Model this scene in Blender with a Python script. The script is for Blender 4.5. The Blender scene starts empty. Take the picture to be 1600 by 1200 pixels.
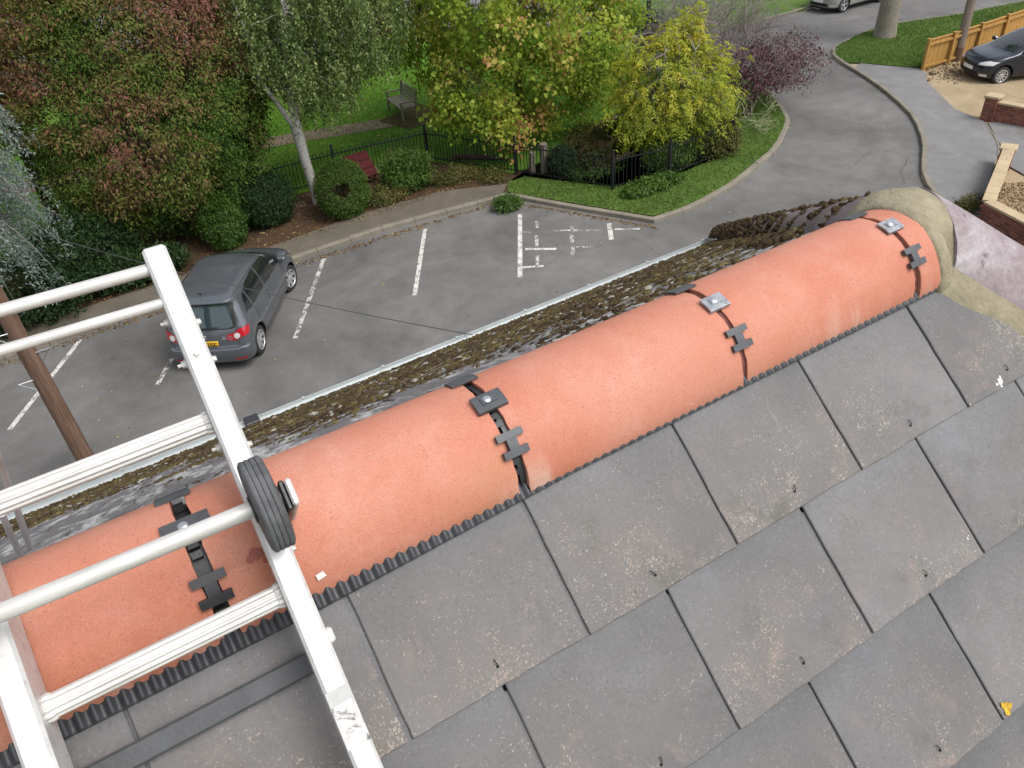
import bpy, bmesh, math, random
import numpy as np
from mathutils import Vector, Matrix, Euler
from mathutils.bvhtree import BVHTree

scene = bpy.context.scene
COL = scene.collection
random.seed(7)
RNG = np.random.default_rng(11)
R = math.radians
PI = math.pi

# ------------------------------------------------------------------ camera, sky, sun, exposure
cam = bpy.data.objects.new('camera', bpy.data.cameras.new('camera'))
COL.objects.link(cam)
cam.data.sensor_fit = 'HORIZONTAL'
cam.data.sensor_width = 36.0
cam.data.lens = 27.82
cam.data.clip_start = 0.05
cam.data.clip_end = 600
cam.location = (-0.1084, -0.5897, 9.5)
cam.rotation_euler = Euler((R(52.161), R(4.074), R(-31.469)), 'XYZ')
scene.camera = cam

SUN_EL, SUN_AZ = R(56), R(150)          # compass style azimuth measured from +Y towards +X
world = bpy.data.worlds.new('World')
scene.world = world
world.use_nodes = True
wn, wl = world.node_tree.nodes, world.node_tree.links
wn.clear()
w_out = wn.new('ShaderNodeOutputWorld')
w_bg = wn.new('ShaderNodeBackground')
w_sky = wn.new('ShaderNodeTexSky')
w_sky.sky_type = 'NISHITA'
w_sky.sun_disc = False
w_sky.sun_elevation = SUN_EL
w_sky.sun_rotation = SUN_AZ
w_sky.air_density = 1.0
w_sky.dust_density = 3.0
w_hs = wn.new('ShaderNodeHueSaturation')
w_hs.inputs['Saturation'].default_value = 0.30   # cloud cover takes the blue out of the sky
w_bg.inputs['Strength'].default_value = 0.15
wl.new(w_sky.outputs[0], w_hs.inputs['Color'])
wl.new(w_hs.outputs[0], w_bg.inputs[0])
wl.new(w_bg.outputs[0], w_out.inputs[0])

sun = bpy.data.objects.new('sun', bpy.data.lights.new('sun', 'SUN'))
COL.objects.link(sun)
sun.data.energy = 1.45
sun.data.angle = R(30)
sun.data.color = (1.0, 0.965, 0.92)
sd = Vector((math.sin(SUN_AZ) * math.cos(SUN_EL), math.cos(SUN_AZ) * math.cos(SUN_EL), math.sin(SUN_EL)))
sun.rotation_euler = sd.to_track_quat('Z', 'Y').to_euler()

scene.view_settings.view_transform = 'Standard'
scene.view_settings.look = 'None'
scene.view_settings.exposure = 0.60
scene.view_settings.gamma = 1.0
scene.view_settings.use_curve_mapping = False
scene.render.engine = 'CYCLES'
scene.cycles.max_bounces = 6
scene.cycles.transparent_max_bounces = 8

# ------------------------------------------------------------------ helpers: mesh collecting
class MB:
    """collects shapes into one mesh"""
    def __init__(s):
        s.v = []; s.f = []; s.n = 0
    def add(s, verts, faces):
        verts = np.asarray(verts, float)
        o = s.n
        s.v.append(verts); s.n += len(verts)
        s.f += [tuple(i + o for i in f) for f in faces]
        return s
    def box(s, c, size, M=None):
        x, y, z = [d / 2 for d in size]
        p = np.array([[-x,-y,-z],[x,-y,-z],[x,y,-z],[-x,y,-z],[-x,-y,z],[x,-y,z],[x,y,z],[-x,y,z]])
        if M is not None: p = p @ np.asarray(M).T
        return s.add(p + np.asarray(c), [(0,3,2,1),(4,5,6,7),(0,1,5,4),(1,2,6,5),(2,3,7,6),(3,0,4,7)])
    def bbox(s, c, size, b, M=None):
        """box with chamfered edges"""
        x, y, z = [d / 2 for d in size]
        b = min(b, x * .9, y * .9, z * .9)
        pts = []
        for sx in (-1, 1):
            for sy in (-1, 1):
                for sz in (-1, 1):
                    pts += [(sx*(x-b), sy*(y-b), sz*z), (sx*(x-b), sy*y, sz*(z-b)), (sx*x, sy*(y-b), sz*(z-b))]
        bm = bmesh.new()
        for p in pts: bm.verts.new(p)
        bmesh.ops.convex_hull(bm, input=bm.verts)
        bmesh.ops.dissolve_limit(bm, angle_limit=.01, verts=bm.verts, edges=bm.edges)
        bm.verts.index_update()
        p = np.array([v.co[:] for v in bm.verts]); f = [tuple(v.index for v in q.verts) for q in bm.faces]
        bm.free()
        if M is not None: p = p @ np.asarray(M).T
        return s.add(p + np.asarray(c), f)
    def tube(s, path, r, n=8, cap=True, flat=None):
        path = [np.asarray(p, float) for p in path]
        rs = [r] * len(path) if np.isscalar(r) else list(r)
        verts = []; prev = None
        for i, p in enumerate(path):
            t = (path[min(i+1, len(path)-1)] - path[max(i-1, 0)])
            t = t / (np.linalg.norm(t) + 1e-12)
            if prev is None:
                a = np.array([0, 0, 1.]) if abs(t[2]) < .9 else np.array([1., 0, 0])
                u = np.cross(t, a)
            else:
                u = prev - t * (prev @ t)
            u /= np.linalg.norm(u) + 1e-12
            prev = u
            w = np.cross(t, u)
            for k in range(n):
                a = 2 * PI * k / n
                verts.append(p + rs[i] * (math.cos(a) * u + math.sin(a) * w))
        F = []
        for i in range(len(path) - 1):
            for k in range(n):
                a, b = i*n+k, i*n+(k+1) % n
                F.append((a, b, b+n, a+n))
        if cap:
            F.append(tuple(range(n))[::-1]); F.append(tuple((len(path)-1)*n + k for k in range(n)))
        return s.add(verts, F)
    def lathe(s, prof, c, axis, n=24, cap=True):
        """prof: list of (radius, along axis)"""
        ax = np.asarray(axis, float); ax /= np.linalg.norm(ax)
        a = np.array([0, 0, 1.]) if abs(ax[2]) < .9 else np.array([1., 0, 0])
        u = np.cross(ax, a); u /= np.linalg.norm(u); w = np.cross(ax, u)
        V = []
        for r, h in prof:
            for k in range(n):
                t = 2*PI*k/n
                V.append(np.asarray(c) + ax*h + r*(math.cos(t)*u + math.sin(t)*w))
        F = []
        for i in range(len(prof)-1):
            for k in range(n):
                a, b = i*n+k, i*n+(k+1) % n
                F.append((a, b, b+n, a+n))
        if cap: F.append(tuple(range(n))[::-1]); F.append(tuple((len(prof)-1)*n+k for k in range(n)))
        return s.add(V, F)
    def prism(s, poly, z0, z1, T=None):
        """vertical extrusion of an (x, y) polygon; T maps local points"""
        n = len(poly)
        p = np.array([[x, y, z0] for x, y in poly] + [[x, y, z1] for x, y in poly], float)
        if T is not None: p = np.array([T(*q) for q in p])
        return s.add(p, [tuple(range(n))[::-1], tuple(range(n, 2*n))] + [(i, (i+1) % n, n+(i+1) % n, n+i) for i in range(n)])
    def grid(s, P):
        P = np.asarray(P, float); a, b = P.shape[:2]
        return s.add(P.reshape(-1, 3), [(i*b+j, i*b+j+1, (i+1)*b+j+1, (i+1)*b+j) for i in range(a-1) for j in range(b-1)])
    def arrays(s):
        return np.concatenate(s.v) if s.v else np.zeros((0, 3)), s.f

def world_loc(o):
    p = Vector((0, 0, 0))
    while o is not None:
        p += o.location; o = o.parent
    return np.array(p[:])

def link_mesh(name, verts, faces, mat, parent=None, smooth=False, local=False, origin=None, autosmooth=None):
    me = bpy.data.meshes.new(name)
    verts = np.asarray(verts, float)
    off = np.zeros(3)
    if parent is not None and not local: off = world_loc(parent)
    loc = np.zeros(3)
    if origin is not None:
        loc = np.asarray(origin, float) - off
    me.from_pydata((verts - off - loc).tolist(), [], faces)
    if smooth: me.polygons.foreach_set('use_smooth', [True] * len(me.polygons))
    me.update()
    o = bpy.data.objects.new(name, me)
    if autosmooth is not None:
        me.polygons.foreach_set('use_smooth', [True] * len(me.polygons))
        bm = bmesh.new(); bm.from_mesh(me)
        for e in bm.edges:
            if len(e.link_faces) == 2 and e.calc_face_angle(0) > autosmooth: e.smooth = False
        bm.to_mesh(me); bm.free()
    COL.objects.link(o)
    o.location = loc
    if mat is not None:
        for m in (mat if isinstance(mat, (list, tuple)) else [mat]): me.materials.append(m)
    if parent is not None: o.parent = parent
    return o

def put(name, mb, mat, parent=None, smooth=False, local=False, autosmooth=None):
    v, f = mb.arrays()
    origin = None
    if parent is None: origin = [(v[:,0].min()+v[:,0].max())/2, (v[:,1].min()+v[:,1].max())/2, v[:,2].min()]
    return link_mesh(name, v, f, mat, parent, smooth, local, origin, autosmooth)

def fast_mesh(name, V, nper, mat, parent=None, attr=None, kind='stuff', smooth=False, tris=None):
    """V: (N*nper,3) verts, each run of nper verts is one face"""
    off = world_loc(parent) if parent is not None else np.zeros(3)
    V = np.asarray(V, np.float32) - off.astype(np.float32)
    nf = len(V) // nper
    me = bpy.data.meshes.new(name)
    me.vertices.add(len(V)); me.vertices.foreach_set('co', V.ravel())
    me.loops.add(len(V)); me.loops.foreach_set('vertex_index', np.arange(len(V), dtype=np.int32))
    me.polygons.add(nf)
    me.polygons.foreach_set('loop_start', np.arange(0, nf*nper, nper, dtype=np.int32))
    if attr is not None:
        for k, a in attr.items():
            at = me.attributes.new(k, 'FLOAT', 'FACE'); at.data.foreach_set('value', np.asarray(a, np.float32))
    me.update(calc_edges=True)
    me.validate()
    me.materials.append(mat)
    o = bpy.data.objects.new(name, me)
    COL.objects.link(o)
    if parent is not None: o.parent = parent
    if kind: o['kind'] = kind
    return o

def indexed_mesh(name, V, F, mat, parent=None, attr=None, kind=None, smooth=False):
    """V (N,3), F (M,k) arrays"""
    off = world_loc(parent) if parent is not None else np.zeros(3)
    V = np.asarray(V, np.float32) - off.astype(np.float32)
    F = np.asarray(F, np.int32); nf, k = F.shape
    me = bpy.data.meshes.new(name)
    me.vertices.add(len(V)); me.vertices.foreach_set('co', V.ravel())
    me.loops.add(nf*k); me.loops.foreach_set('vertex_index', F.ravel())
    me.polygons.add(nf); me.polygons.foreach_set('loop_start', np.arange(0, nf*k, k, dtype=np.int32))
    if attr is not None:
        for n_, a in attr.items():
            at = me.attributes.new(n_, 'FLOAT', 'FACE'); at.data.foreach_set('value', np.asarray(a, np.float32))
    if smooth: me.polygons.foreach_set('use_smooth', np.ones(nf, bool))
    me.update(calc_edges=True); me.validate()
    me.materials.append(mat)
    o = bpy.data.objects.new(name, me); COL.objects.link(o)
    if parent is not None: o.parent = parent
    if kind: o['kind'] = kind
    return o

def tag(o, label=None, cat=None, group=None, kind=None):
    if label: o['label'] = label
    if cat: o['category'] = cat
    if group: o['group'] = group
    if kind: o['kind'] = kind
    return o

def thing(name, loc, label, cat, group=None, rotz=0.0):
    o = bpy.data.objects.new(name, None); COL.objects.link(o)
    o.empty_display_size = .1
    o.location = loc; o.rotation_euler = (0, 0, rotz)
    return tag(o, label, cat, group)

def copy_tree(o, parent=None):
    c = o.copy(); COL.objects.link(c); c.parent = parent
    for ch in list(o.children): copy_tree(ch, c)
    return c

# ------------------------------------------------------------------ helpers: materials
def new_mat(name):
    m = bpy.data.materials.new(name); m.use_nodes = True
    nt = m.node_tree; nt.nodes.clear()
    out = nt.nodes.new('ShaderNodeOutputMaterial')
    b = nt.nodes.new('ShaderNodeBsdfPrincipled')
    nt.links.new(b.outputs[0], out.inputs[0])
    return m, nt, b, out

def N(nt, kind, **kw):
    n = nt.nodes.new(kind)
    for k, v in kw.items():
        if k in n.inputs.keys() if hasattr(n.inputs, 'keys') else False: n.inputs[k].default_value = v
        else: setattr(n, k, v)
    return n

def ramp(nt, stops, fac):
    r = nt.nodes.new('ShaderNodeValToRGB')
    els = r.color_ramp.elements
    while len(els) < len(stops): els.new(0.5)
    for e, (p, c) in zip(els, stops):
        e.position = p; e.color = (c[0], c[1], c[2], 1) if not np.isscalar(c) else (c, c, c, 1)
    nt.links.new(fac, r.inputs[0])
    return r.outputs[0]

def noise(nt, scale, detail=4, rough=.55, vec=None, dist=0.0, w=None):
    n = nt.nodes.new('ShaderNodeTexNoise')
    n.inputs['Scale'].default_value = scale; n.inputs['Detail'].default_value = detail
    n.inputs['Roughness'].default_value = rough; n.inputs['Distortion'].default_value = dist
    if w is not None:
        n.noise_dimensions = '4D'; nt.links.new(w, n.inputs['W'])
    if vec is not None: nt.links.new(vec, n.inputs['Vector'])
    return n.outputs['Fac']

def mix(nt, a, b, fac, mode='MIX'):
    m = nt.nodes.new('ShaderNodeMix'); m.data_type = 'RGBA'; m.blend_type = mode
    for sock, val in ((m.inputs[6], a), (m.inputs[7], b)):
        if isinstance(val, bpy.types.NodeSocket): nt.links.new(val, sock)
        else: sock.default_value = (val[0], val[1], val[2], 1)
    if isinstance(fac, bpy.types.NodeSocket): nt.links.new(fac, m.inputs[0])
    else: m.inputs[0].default_value = fac
    return m.outputs[2]

def math_n(nt, op, a, b=None):
    m = nt.nodes.new('ShaderNodeMath'); m.operation = op
    for i, v in enumerate((a, b)):
        if v is None: continue
        if isinstance(v, bpy.types.NodeSocket): nt.links.new(v, m.inputs[i])
        else: m.inputs[i].default_value = v
    return m.outputs[0]

def bump(nt, b, h, strength, dist=.01):
    n = nt.nodes.new('ShaderNodeBump')
    n.inputs['Strength'].default_value = strength; n.inputs['Distance'].default_value = dist
    nt.links.new(h, n.inputs['Height']); nt.links.new(n.outputs[0], b.inputs['Normal'])

def position(nt, scale=None):
    g = nt.nodes.new('ShaderNodeNewGeometry')
    if scale is None: return g.outputs['Position']
    m = nt.nodes.new('ShaderNodeMapping'); m.inputs['Scale'].default_value = scale
    nt.links.new(g.outputs['Position'], m.inputs['Vector'])
    return m.outputs[0]

def simple(name, col, rough=.6, metal=0.0, var=.25, scale=12, bmp=.15, bscale=None, spec=.5, coat=0.0, stretch=None):
    m, nt, b, o = new_mat(name)
    pos = position(nt, stretch)
    n1 = noise(nt, scale, 5, .6, pos)
    lo = [c * (1 - var) for c in col]; hi = [min(1, c * (1 + var)) for c in col]
    nt.links.new(ramp(nt, [(.3, lo), (.7, hi)], n1), b.inputs['Base Color'])
    b.inputs['Roughness'].default_value = rough; b.inputs['Metallic'].default_value = metal
    b.inputs['Specular IOR Level'].default_value = spec
    b.inputs['Coat Weight'].default_value = coat
    if coat: b.inputs['Coat Roughness'].default_value = .04
    if bmp: bump(nt, b, noise(nt, bscale or scale*6, 3, .6, pos), bmp, .004)
    return m

def leaf_mat(name, stops, trans=.35, rough=.5, spec=.35):
    """leaf colour picked by the per-leaf 'tint' attribute; some light passes through"""
    m, nt, b, out = new_mat(name)
    at = nt.nodes.new('ShaderNodeAttribute'); at.attribute_name = 'tint'
    c = ramp(nt, stops, at.outputs['Fac'])
    nt.links.new(c, b.inputs['Base Color'])
    b.inputs['Roughness'].default_value = rough; b.inputs['Specular IOR Level'].default_value = spec
    t = nt.nodes.new('ShaderNodeBsdfTranslucent'); nt.links.new(c, t.inputs[0])
    ms = nt.nodes.new('ShaderNodeMixShader'); ms.inputs[0].default_value = trans
    nt.links.new(b.outputs[0], ms.inputs[1]); nt.links.new(t.outputs[0], ms.inputs[2])
    nt.links.new(ms.outputs[0], out.inputs[0])
    return m

# ---- asphalt
def asphalt(name, dark, light, warm=(1, .973, .938)):
    m, nt, b, o = new_mat(name)
    pos = position(nt)
    big = noise(nt, .35, 5, .6, pos, .6); mid = noise(nt, 2.2, 5, .65, pos); fine = noise(nt, 60, 3, .7, pos); pat = noise(nt, 110, 2, .6, pos)
    c0 = [dark * w for w in warm]; c1 = [light * w for w in warm]
    base = ramp(nt, [(.32, c0), (.68, c1)], big)
    base = mix(nt, base, ramp(nt, [(.3, (.8, .8, .8)), (.72, (1.12, 1.12, 1.12))], mid), .8, 'MULTIPLY')
    base = mix(nt, base, ramp(nt, [(.3, (.72,)*3), (.7, (1.2,)*3)], fine), .7, 'MULTIPLY')
    base = mix(nt, base, (.34, .33, .305), ramp(nt, [(.64, 0), (.70, .9)], pat))
    base = mix(nt, base, (.045, .043, .04), ramp(nt, [(.66, 0), (.72, .6)], noise(nt, 38, 3, .7, pos)))
    leafy = noise(nt, 1.6, 6, .72, pos, 1.2); base = mix(nt, base, (.105, .088, .066), ramp(nt, [(.56, 0), (.70, .45)], leafy))
    # oil and wet stains
    st = noise(nt, .9, 3, .5, position(nt, (1, 1.6, 1)), 1.0)
    base = mix(nt, base, (.62, .61, .6), ramp(nt, [(.70, 0), (.78, .9)], st), 'MULTIPLY')
    nt.links.new(base, b.inputs['Base Color'])
    b.inputs['Roughness'].default_value = .82; b.inputs['Specular IOR Level'].default_value = .35
    bump(nt, b, fine, .35, .006)
    return m
M_ASPH = asphalt('worn_asphalt', .100, .180)
M_PATH = asphalt('footpath_asphalt', .165, .215, (1, .985, .975))

def concrete(name, col, var=.2):
    m, nt, b, o = new_mat(name)
    pos = position(nt)
    a = noise(nt, 1.3, 6, .65, pos, .3); f = noise(nt, 35, 4, .7, pos); g = noise(nt, 6, 4, .6, pos)
    c = ramp(nt, [(.3, [x*(1-var) for x in col]), (.7, [x*(1+var) for x in col])], a)
    c = mix(nt, c, ramp(nt, [(.3, (.75,)*3), (.7, (1.15,)*3)], f), .7, 'MULTIPLY')
    c = mix(nt, c, (.055, .06, .03), ramp(nt, [(.60, 0), (.75, .55)], g))
    nt.links.new(c, b.inputs['Base Color']); b.inputs['Roughness'].default_value = .88
    bump(nt, b, f, .3, .005)
    return m
M_CONC = concrete('old_concrete', (.118, .102, .076))
M_KERB = concrete('kerb_concrete', (.205, .185, .145), .2)
M_COPE = concrete('sand_coping', (.43, .335, .21), .14)

def ground_mat(name, c0, c1, scale=3, spots=None, bstr=.5):
    m, nt, b, o = new_mat(name)
    pos = position(nt)
    a = noise(nt, scale, 6, .65, pos, .4); f = noise(nt, 45, 4, .7, pos)
    c = ramp(nt, [(.3, c0), (.7, c1)], a)
    c = mix(nt, c, ramp(nt, [(.3, (.6,)*3), (.7, (1.3,)*3)], f), .75, 'MULTIPLY')
    if spots: c = mix(nt, c, spots, ramp(nt, [(.62, 0), (.7, 1)], noise(nt, 70, 2, .5, pos)))
    nt.links.new(c, b.inputs['Base Color']); b.inputs['Roughness'].default_value = .92
    b.inputs['Specular IOR Level'].default_value = .2
    bump(nt, b, f, bstr, .02)
    return m
M_LAWN = ground_mat('lawn_turf', (.070, .165, .016), (.120, .250, .026), .7)
M_VERGE = ground_mat('verge_turf', (.062, .115, .020), (.095, .165, .028), 1.2, (.15, .13, .06))
M_SOIL = ground_mat('bark_soil', (.045, .028, .017), (.085, .05, .03), 2.5, (.16, .09, .045))
M_DIRT = ground_mat('dry_dirt', (.27, .205, .125), (.40, .315, .20), 1.0, (.45, .38, .27))
M_GRAVELP = ground_mat('pink_gravel', (.19, .13, .105), (.28, .20, .165), 2.0, (.40, .33, .29))
M_SHINGLE = ground_mat('buff_shingle', (.26, .18, .10), (.42, .31, .19), 2.0, (.5, .42, .30), .9)

# ---- roof slates (uv: v = 0 at the tail, 1 at the head of the exposed part)
def slate_mat(name, far=False):
    m, nt, b, o = new_mat(name)
    pos = position(nt)
    oi = nt.nodes.new('ShaderNodeObjectInfo')
    w = math_n(nt, 'MULTIPLY', oi.outputs['Random'], 37.0)
    big = noise(nt, 3.2, 5, .6, pos, .3, w); med = noise(nt, 11, 6, .7, pos, .5, w); fine = noise(nt, 150, 4, .75, pos)
    cl = noise(nt, 5.5, 5, .62, pos, .4, w)
    c = ramp(nt, [(.30, (.083, .084, .091)), (.52, (.117, .117, .122)), (.72, (.158, .161, .172))], big)
    c = mix(nt, c, ramp(nt, [(.3, (.80, .79, .78)), (.7, (1.16, 1.15, 1.15))], med), .9, 'MULTIPLY')
    c = mix(nt, c, ramp(nt, [(.3, (.80,)*3), (.7, (1.16,)*3)], fine), .8, 'MULTIPLY')
    # paler or darker slate, one by one
    c = mix(nt, c, ramp(nt, [(0, (.86, .86, .87)), (1, (1.12, 1.11, 1.10))], oi.outputs['Random']), 1.0, 'MULTIPLY')
    uv = nt.nodes.new('ShaderNodeUVMap'); uv.uv_map = 'UVMap'
    sp = nt.nodes.new('ShaderNodeSeparateXYZ'); nt.links.new(uv.outputs[0], sp.inputs[0])
    v = sp.outputs[1]
    jit = math_n(nt, 'MULTIPLY', math_n(nt, 'SUBTRACT', med, .5), .55)
    vj = math_n(nt, 'ADD', v, jit)
    # weather-stained where exposed, cleaner and bluer where the course above shelters it
    stain = ramp(nt, [(.30, 1.0), (.72, .55), (1.02, 0)], vj)
    c = mix(nt, c, mix(nt, c, (.158, .140, .124), .62), math_n(nt, 'MULTIPLY', stain, ramp(nt, [(.36, .25), (.62, 1)], cl)))
    # lichen: cream and pink specks gathered in colonies, thicker towards the tail
    tailw = ramp(nt, [(0, 1.0), (.40, .75), (.80, .25), (1.05, 0)], vj)
    col2 = noise(nt, 13, 5, .65, pos, .8, math_n(nt, 'ADD', w, 2.0))
    colony = ramp(nt, [(.44, 0), (.64, 1)], math_n(nt, 'ADD', math_n(nt, 'MULTIPLY', cl, .55), math_n(nt, 'MULTIPLY', col2, .45)))
    colony = math_n(nt, 'MULTIPLY', colony, tailw)
    speck = noise(nt, 300, 4, .7, pos, .6); speck2 = noise(nt, 85, 5, .75, pos, 1.5)
    thr = math_n(nt, 'ADD', math_n(nt, 'MULTIPLY', speck, .62), math_n(nt, 'MULTIPLY', speck2, .38))
    thr = math_n(nt, 'ADD', thr, math_n(nt, 'MULTIPLY', colony, .125))
    lich = ramp(nt, [(.600, 0), (.655, 1)], thr)
    lcol = ramp(nt, [(.38, (.37, .29, .245)), (.62, (.43, .405, .345))], noise(nt, 9, 2, .5, pos))
    pink = ramp(nt, [(.56, 0), (.70, .55)], noise(nt, 16, 5, .7, pos, .5, math_n(nt, 'ADD', w, 8.0)))
    c = mix(nt, c, (.235, .175, .155), math_n(nt, 'MULTIPLY', pink, tailw))
    c = mix(nt, c, lcol, math_n(nt, 'MULTIPLY', lich, .70))
    # dark grains and algae, mostly by the tails
    grain = ramp(nt, [(.60, 0), (.66, .75)], noise(nt, 210, 3, .7, pos, .4))
    c = mix(nt, c, (.055, .052, .045), math_n(nt, 'MULTIPLY', grain, ramp(nt, [(.45, .15), (.6, .85)], col2)))
    alg = ramp(nt, [(.57, 0), (.70, .65)], noise(nt, 9, 5, .68, pos, .4, math_n(nt, 'ADD', w, 5.0)))
    c = mix(nt, c, (.072, .068, .055), math_n(nt, 'MULTIPLY', alg, tailw))
    # pale rubbed scratches running down the slope
    scr = ramp(nt, [(.70, 0), (.74, .35)], noise(nt, 60, 3, .6, position(nt, (1, .10, .10)), .3))
    c = mix(nt, c, (.30, .29, .285), math_n(nt, 'MULTIPLY', scr, ramp(nt, [(.5, 0), (.62, 1)], noise(nt, 6, 2, .5, pos, 0, w))))
    nt.links.new(c, b.inputs['Base Color'])
    nt.links.new(ramp(nt, [(.3, .58), (.7, .78)], med), b.inputs['Roughness'])
    b.inputs['Specular IOR Level'].default_value = .42
    hgt = math_n(nt, 'ADD', math_n(nt, 'MULTIPLY', fine, .6), math_n(nt, 'MULTIPLY', lich, .7))
    bump(nt, b, hgt, .22, .0016)
    return m
M_SLATE = slate_mat('grey_slate')
M_SLATEFAR = slate_mat('old_slate', True)
def old_slate(st, name):
    m, nt, b, o = new_mat(name); pos = position(nt)
    a = noise(nt, 2.5, 5, .65, pos, .5); g = noise(nt, 11, 6, .72, position(nt, (1, st, st)), .5); f = noise(nt, 60, 4, .7, pos)
    c = ramp(nt, [(.3, (.095, .088, .09)), (.7, (.185, .170, .175))], a)
    c = mix(nt, c, ramp(nt, [(.3, (.7,)*3), (.7, (1.2,)*3)], f), .8, 'MULTIPLY')
    c = mix(nt, c, (.50, .49, .48), ramp(nt, [(.50, 0), (.62, .85)], g)); c = mix(nt, c, (.05, .045, .04), ramp(nt, [(.56, 0), (.68, .8)], noise(nt, 16, 5, .7, position(nt, (1, st, st)), .3))); nt.links.new(c, b.inputs['Base Color']); b.inputs['Roughness'].default_value = .8
    bump(nt, b, f, .3, .003); return m
M_SLATEFAR = old_slate(.22, 'lichened_old_slate'); M_SLATEHIP = old_slate(1.0, 'blotched_old_slate')

def terracotta(name):
    m, nt, b, o = new_mat(name)
    pos = position(nt)
    oi = nt.nodes.new('ShaderNodeObjectInfo')
    w = math_n(nt, 'MULTIPLY', oi.outputs['Random'], 23.0)
    big = noise(nt, 5.0, 5, .6, pos, .5, w); fine = noise(nt, 420, 2, .7, pos); sp = noise(nt, 380, 2, .6, pos)
    c = ramp(nt, [(.28, (.440, .152, .092)), (.5, (.480, .192, .126)), (.72, (.505, .234, .168))], big)
    # salt bloom in clouds, dust washed down the sides
    c = mix(nt, c, (.56, .35, .28), ramp(nt, [(.50, 0), (.78, .42)], noise(nt, 7, 6, .7, pos, .6, math_n(nt, 'ADD', w, 3.0))))
    runs = noise(nt, 26, 3, .55, position(nt, (1.0, .12, .12)), .3); where = noise(nt, 3.1, 2, .5, pos, 0, math_n(nt, 'ADD', w, 14.0))
    pz = nt.nodes.new('ShaderNodeSeparateXYZ'); nt.links.new(pos, pz.inputs[0])      # dust collects towards the foot of the tile
    foot = ramp(nt, [(.0, 1), (1.0, 0)], math_n(nt, 'MULTIPLY', math_n(nt, 'ADD', math_n(nt, 'SUBTRACT', pz.outputs[2], 8.625), math_n(nt, 'MULTIPLY', where, .02)), 16.0))
    c = mix(nt, c, (.57, .37, .30), math_n(nt, 'MULTIPLY', math_n(nt, 'MULTIPLY', ramp(nt, [(.48, 0), (.62, .85)], runs), ramp(nt, [(.47, 0), (.62, 1)], where)), foot))
    c = mix(nt, c, ramp(nt, [(.3, (.84, .82, .81)), (.7, (1.12, 1.12, 1.12))], fine), .9, 'MULTIPLY')
    c = mix(nt, c, ramp(nt, [(.3, (.95, .94, .93)), (.7, (1.04, 1.04, 1.04))], noise(nt, 75, 4, .7, pos)), .9, 'MULTIPLY')
    c = mix(nt, c, (.17, .050, .03), ramp(nt, [(.66, 0), (.71, .85)], sp))
    c = mix(nt, c, (.40, .28, .11), ramp(nt, [(.62, 0), (.80, .45)], noise(nt, 3.4, 4, .6, pos, .3, math_n(nt, 'ADD', w, 9.0))))
    scr = noise(nt, 14, 5, .7, position(nt, (1, 5, 5)), .8)
    c = mix(nt, c, (.60, .44, .37), ramp(nt, [(.70, 0), (.75, .55)], scr))
    nt.links.new(c, b.inputs['Base Color']); b.inputs['Roughness'].default_value = .72
    b.inputs['Specular IOR Level'].default_value = .4
    bump(nt, b, math_n(nt, 'SUBTRACT', fine, math_n(nt, 'MULTIPLY', ramp(nt, [(.69, 0), (.74, 1)], sp), .5)), .3, .0015)
    return m
M_TERRA = terracotta('terracotta')

def hip_mat(name, c0, c1, c2, mossy):
    m, nt, b, o = new_mat(name)
    pos = position(nt)
    a = noise(nt, 6, 6, .68, pos, .6); f = noise(nt, 90, 4, .7, pos); g = noise(nt, 14, 5, .7, pos, .4)
    c = ramp(nt, [(.28, c0), (.5, c1), (.72, c2)], a)
    c = mix(nt, c, ramp(nt, [(.3, (.7,)*3), (.7, (1.2,)*3)], f), .7, 'MULTIPLY')
    c = mix(nt, c, (.06, .05, .05), ramp(nt, [(.62, 0), (.72, .8)], g))
    c = mix(nt, c, (.62, .60, .58), ramp(nt, [(.66, 0), (.74, .9)], noise(nt, 40, 4, .7, pos, .7)))
    if mossy: c = mix(nt, c, (.085, .068, .028), ramp(nt, [(.52, 0), (.66, .8)], noise(nt, 5, 5, .65, pos, .4)))
    nt.links.new(c, b.inputs['Base Color']); b.inputs['Roughness'].default_value = .85
    bump(nt, b, math_n(nt, 'ADD', f, g), .35, .003)
    return m
M_HIP = hip_mat('weathered_hip_tile', (.165, .125, .135), (.255, .21, .22), (.42, .39, .40), False)
M_HIPFAR = hip_mat('mossy_hip_tile', (.085, .066, .066), (.145, .115, .116), (.225, .19, .195), True)
M_MORTAR = simple('ridge_mortar', (.245, .218, .150), .92, var=.30, scale=13, bmp=.9, bscale=110)
M_MORTAR.node_tree.nodes['Principled BSDF'].inputs['Specular IOR Level'].default_value = .2

def moss_mat():
    m, nt, b, out = new_mat('roof_moss')
    pos = position(nt)
    at = nt.nodes.new('ShaderNodeAttribute'); at.attribute_name = 'tint'
    f = noise(nt, 120, 4, .7, pos)
    c = ramp(nt, [(0, (.038, .026, .017)), (.35, (.088, .060, .034)), (.62, (.115, .090, .040)), (.85, (.155, .130, .045)), (.95, (.21, .175, .08)), (1, (.36, .34, .29))], at.outputs['Fac'])
    c = mix(nt, c, ramp(nt, [(.3, (.55,)*3), (.7, (1.4,)*3)], f), .85, 'MULTIPLY')
    nt.links.new(c, b.inputs['Base Color']); b.inputs['Roughness'].default_value = .95
    b.inputs['Specular IOR Level'].default_value = .1
    bump(nt, b, f, .9, .01)
    return m
M_MOSS = moss_mat()

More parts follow.
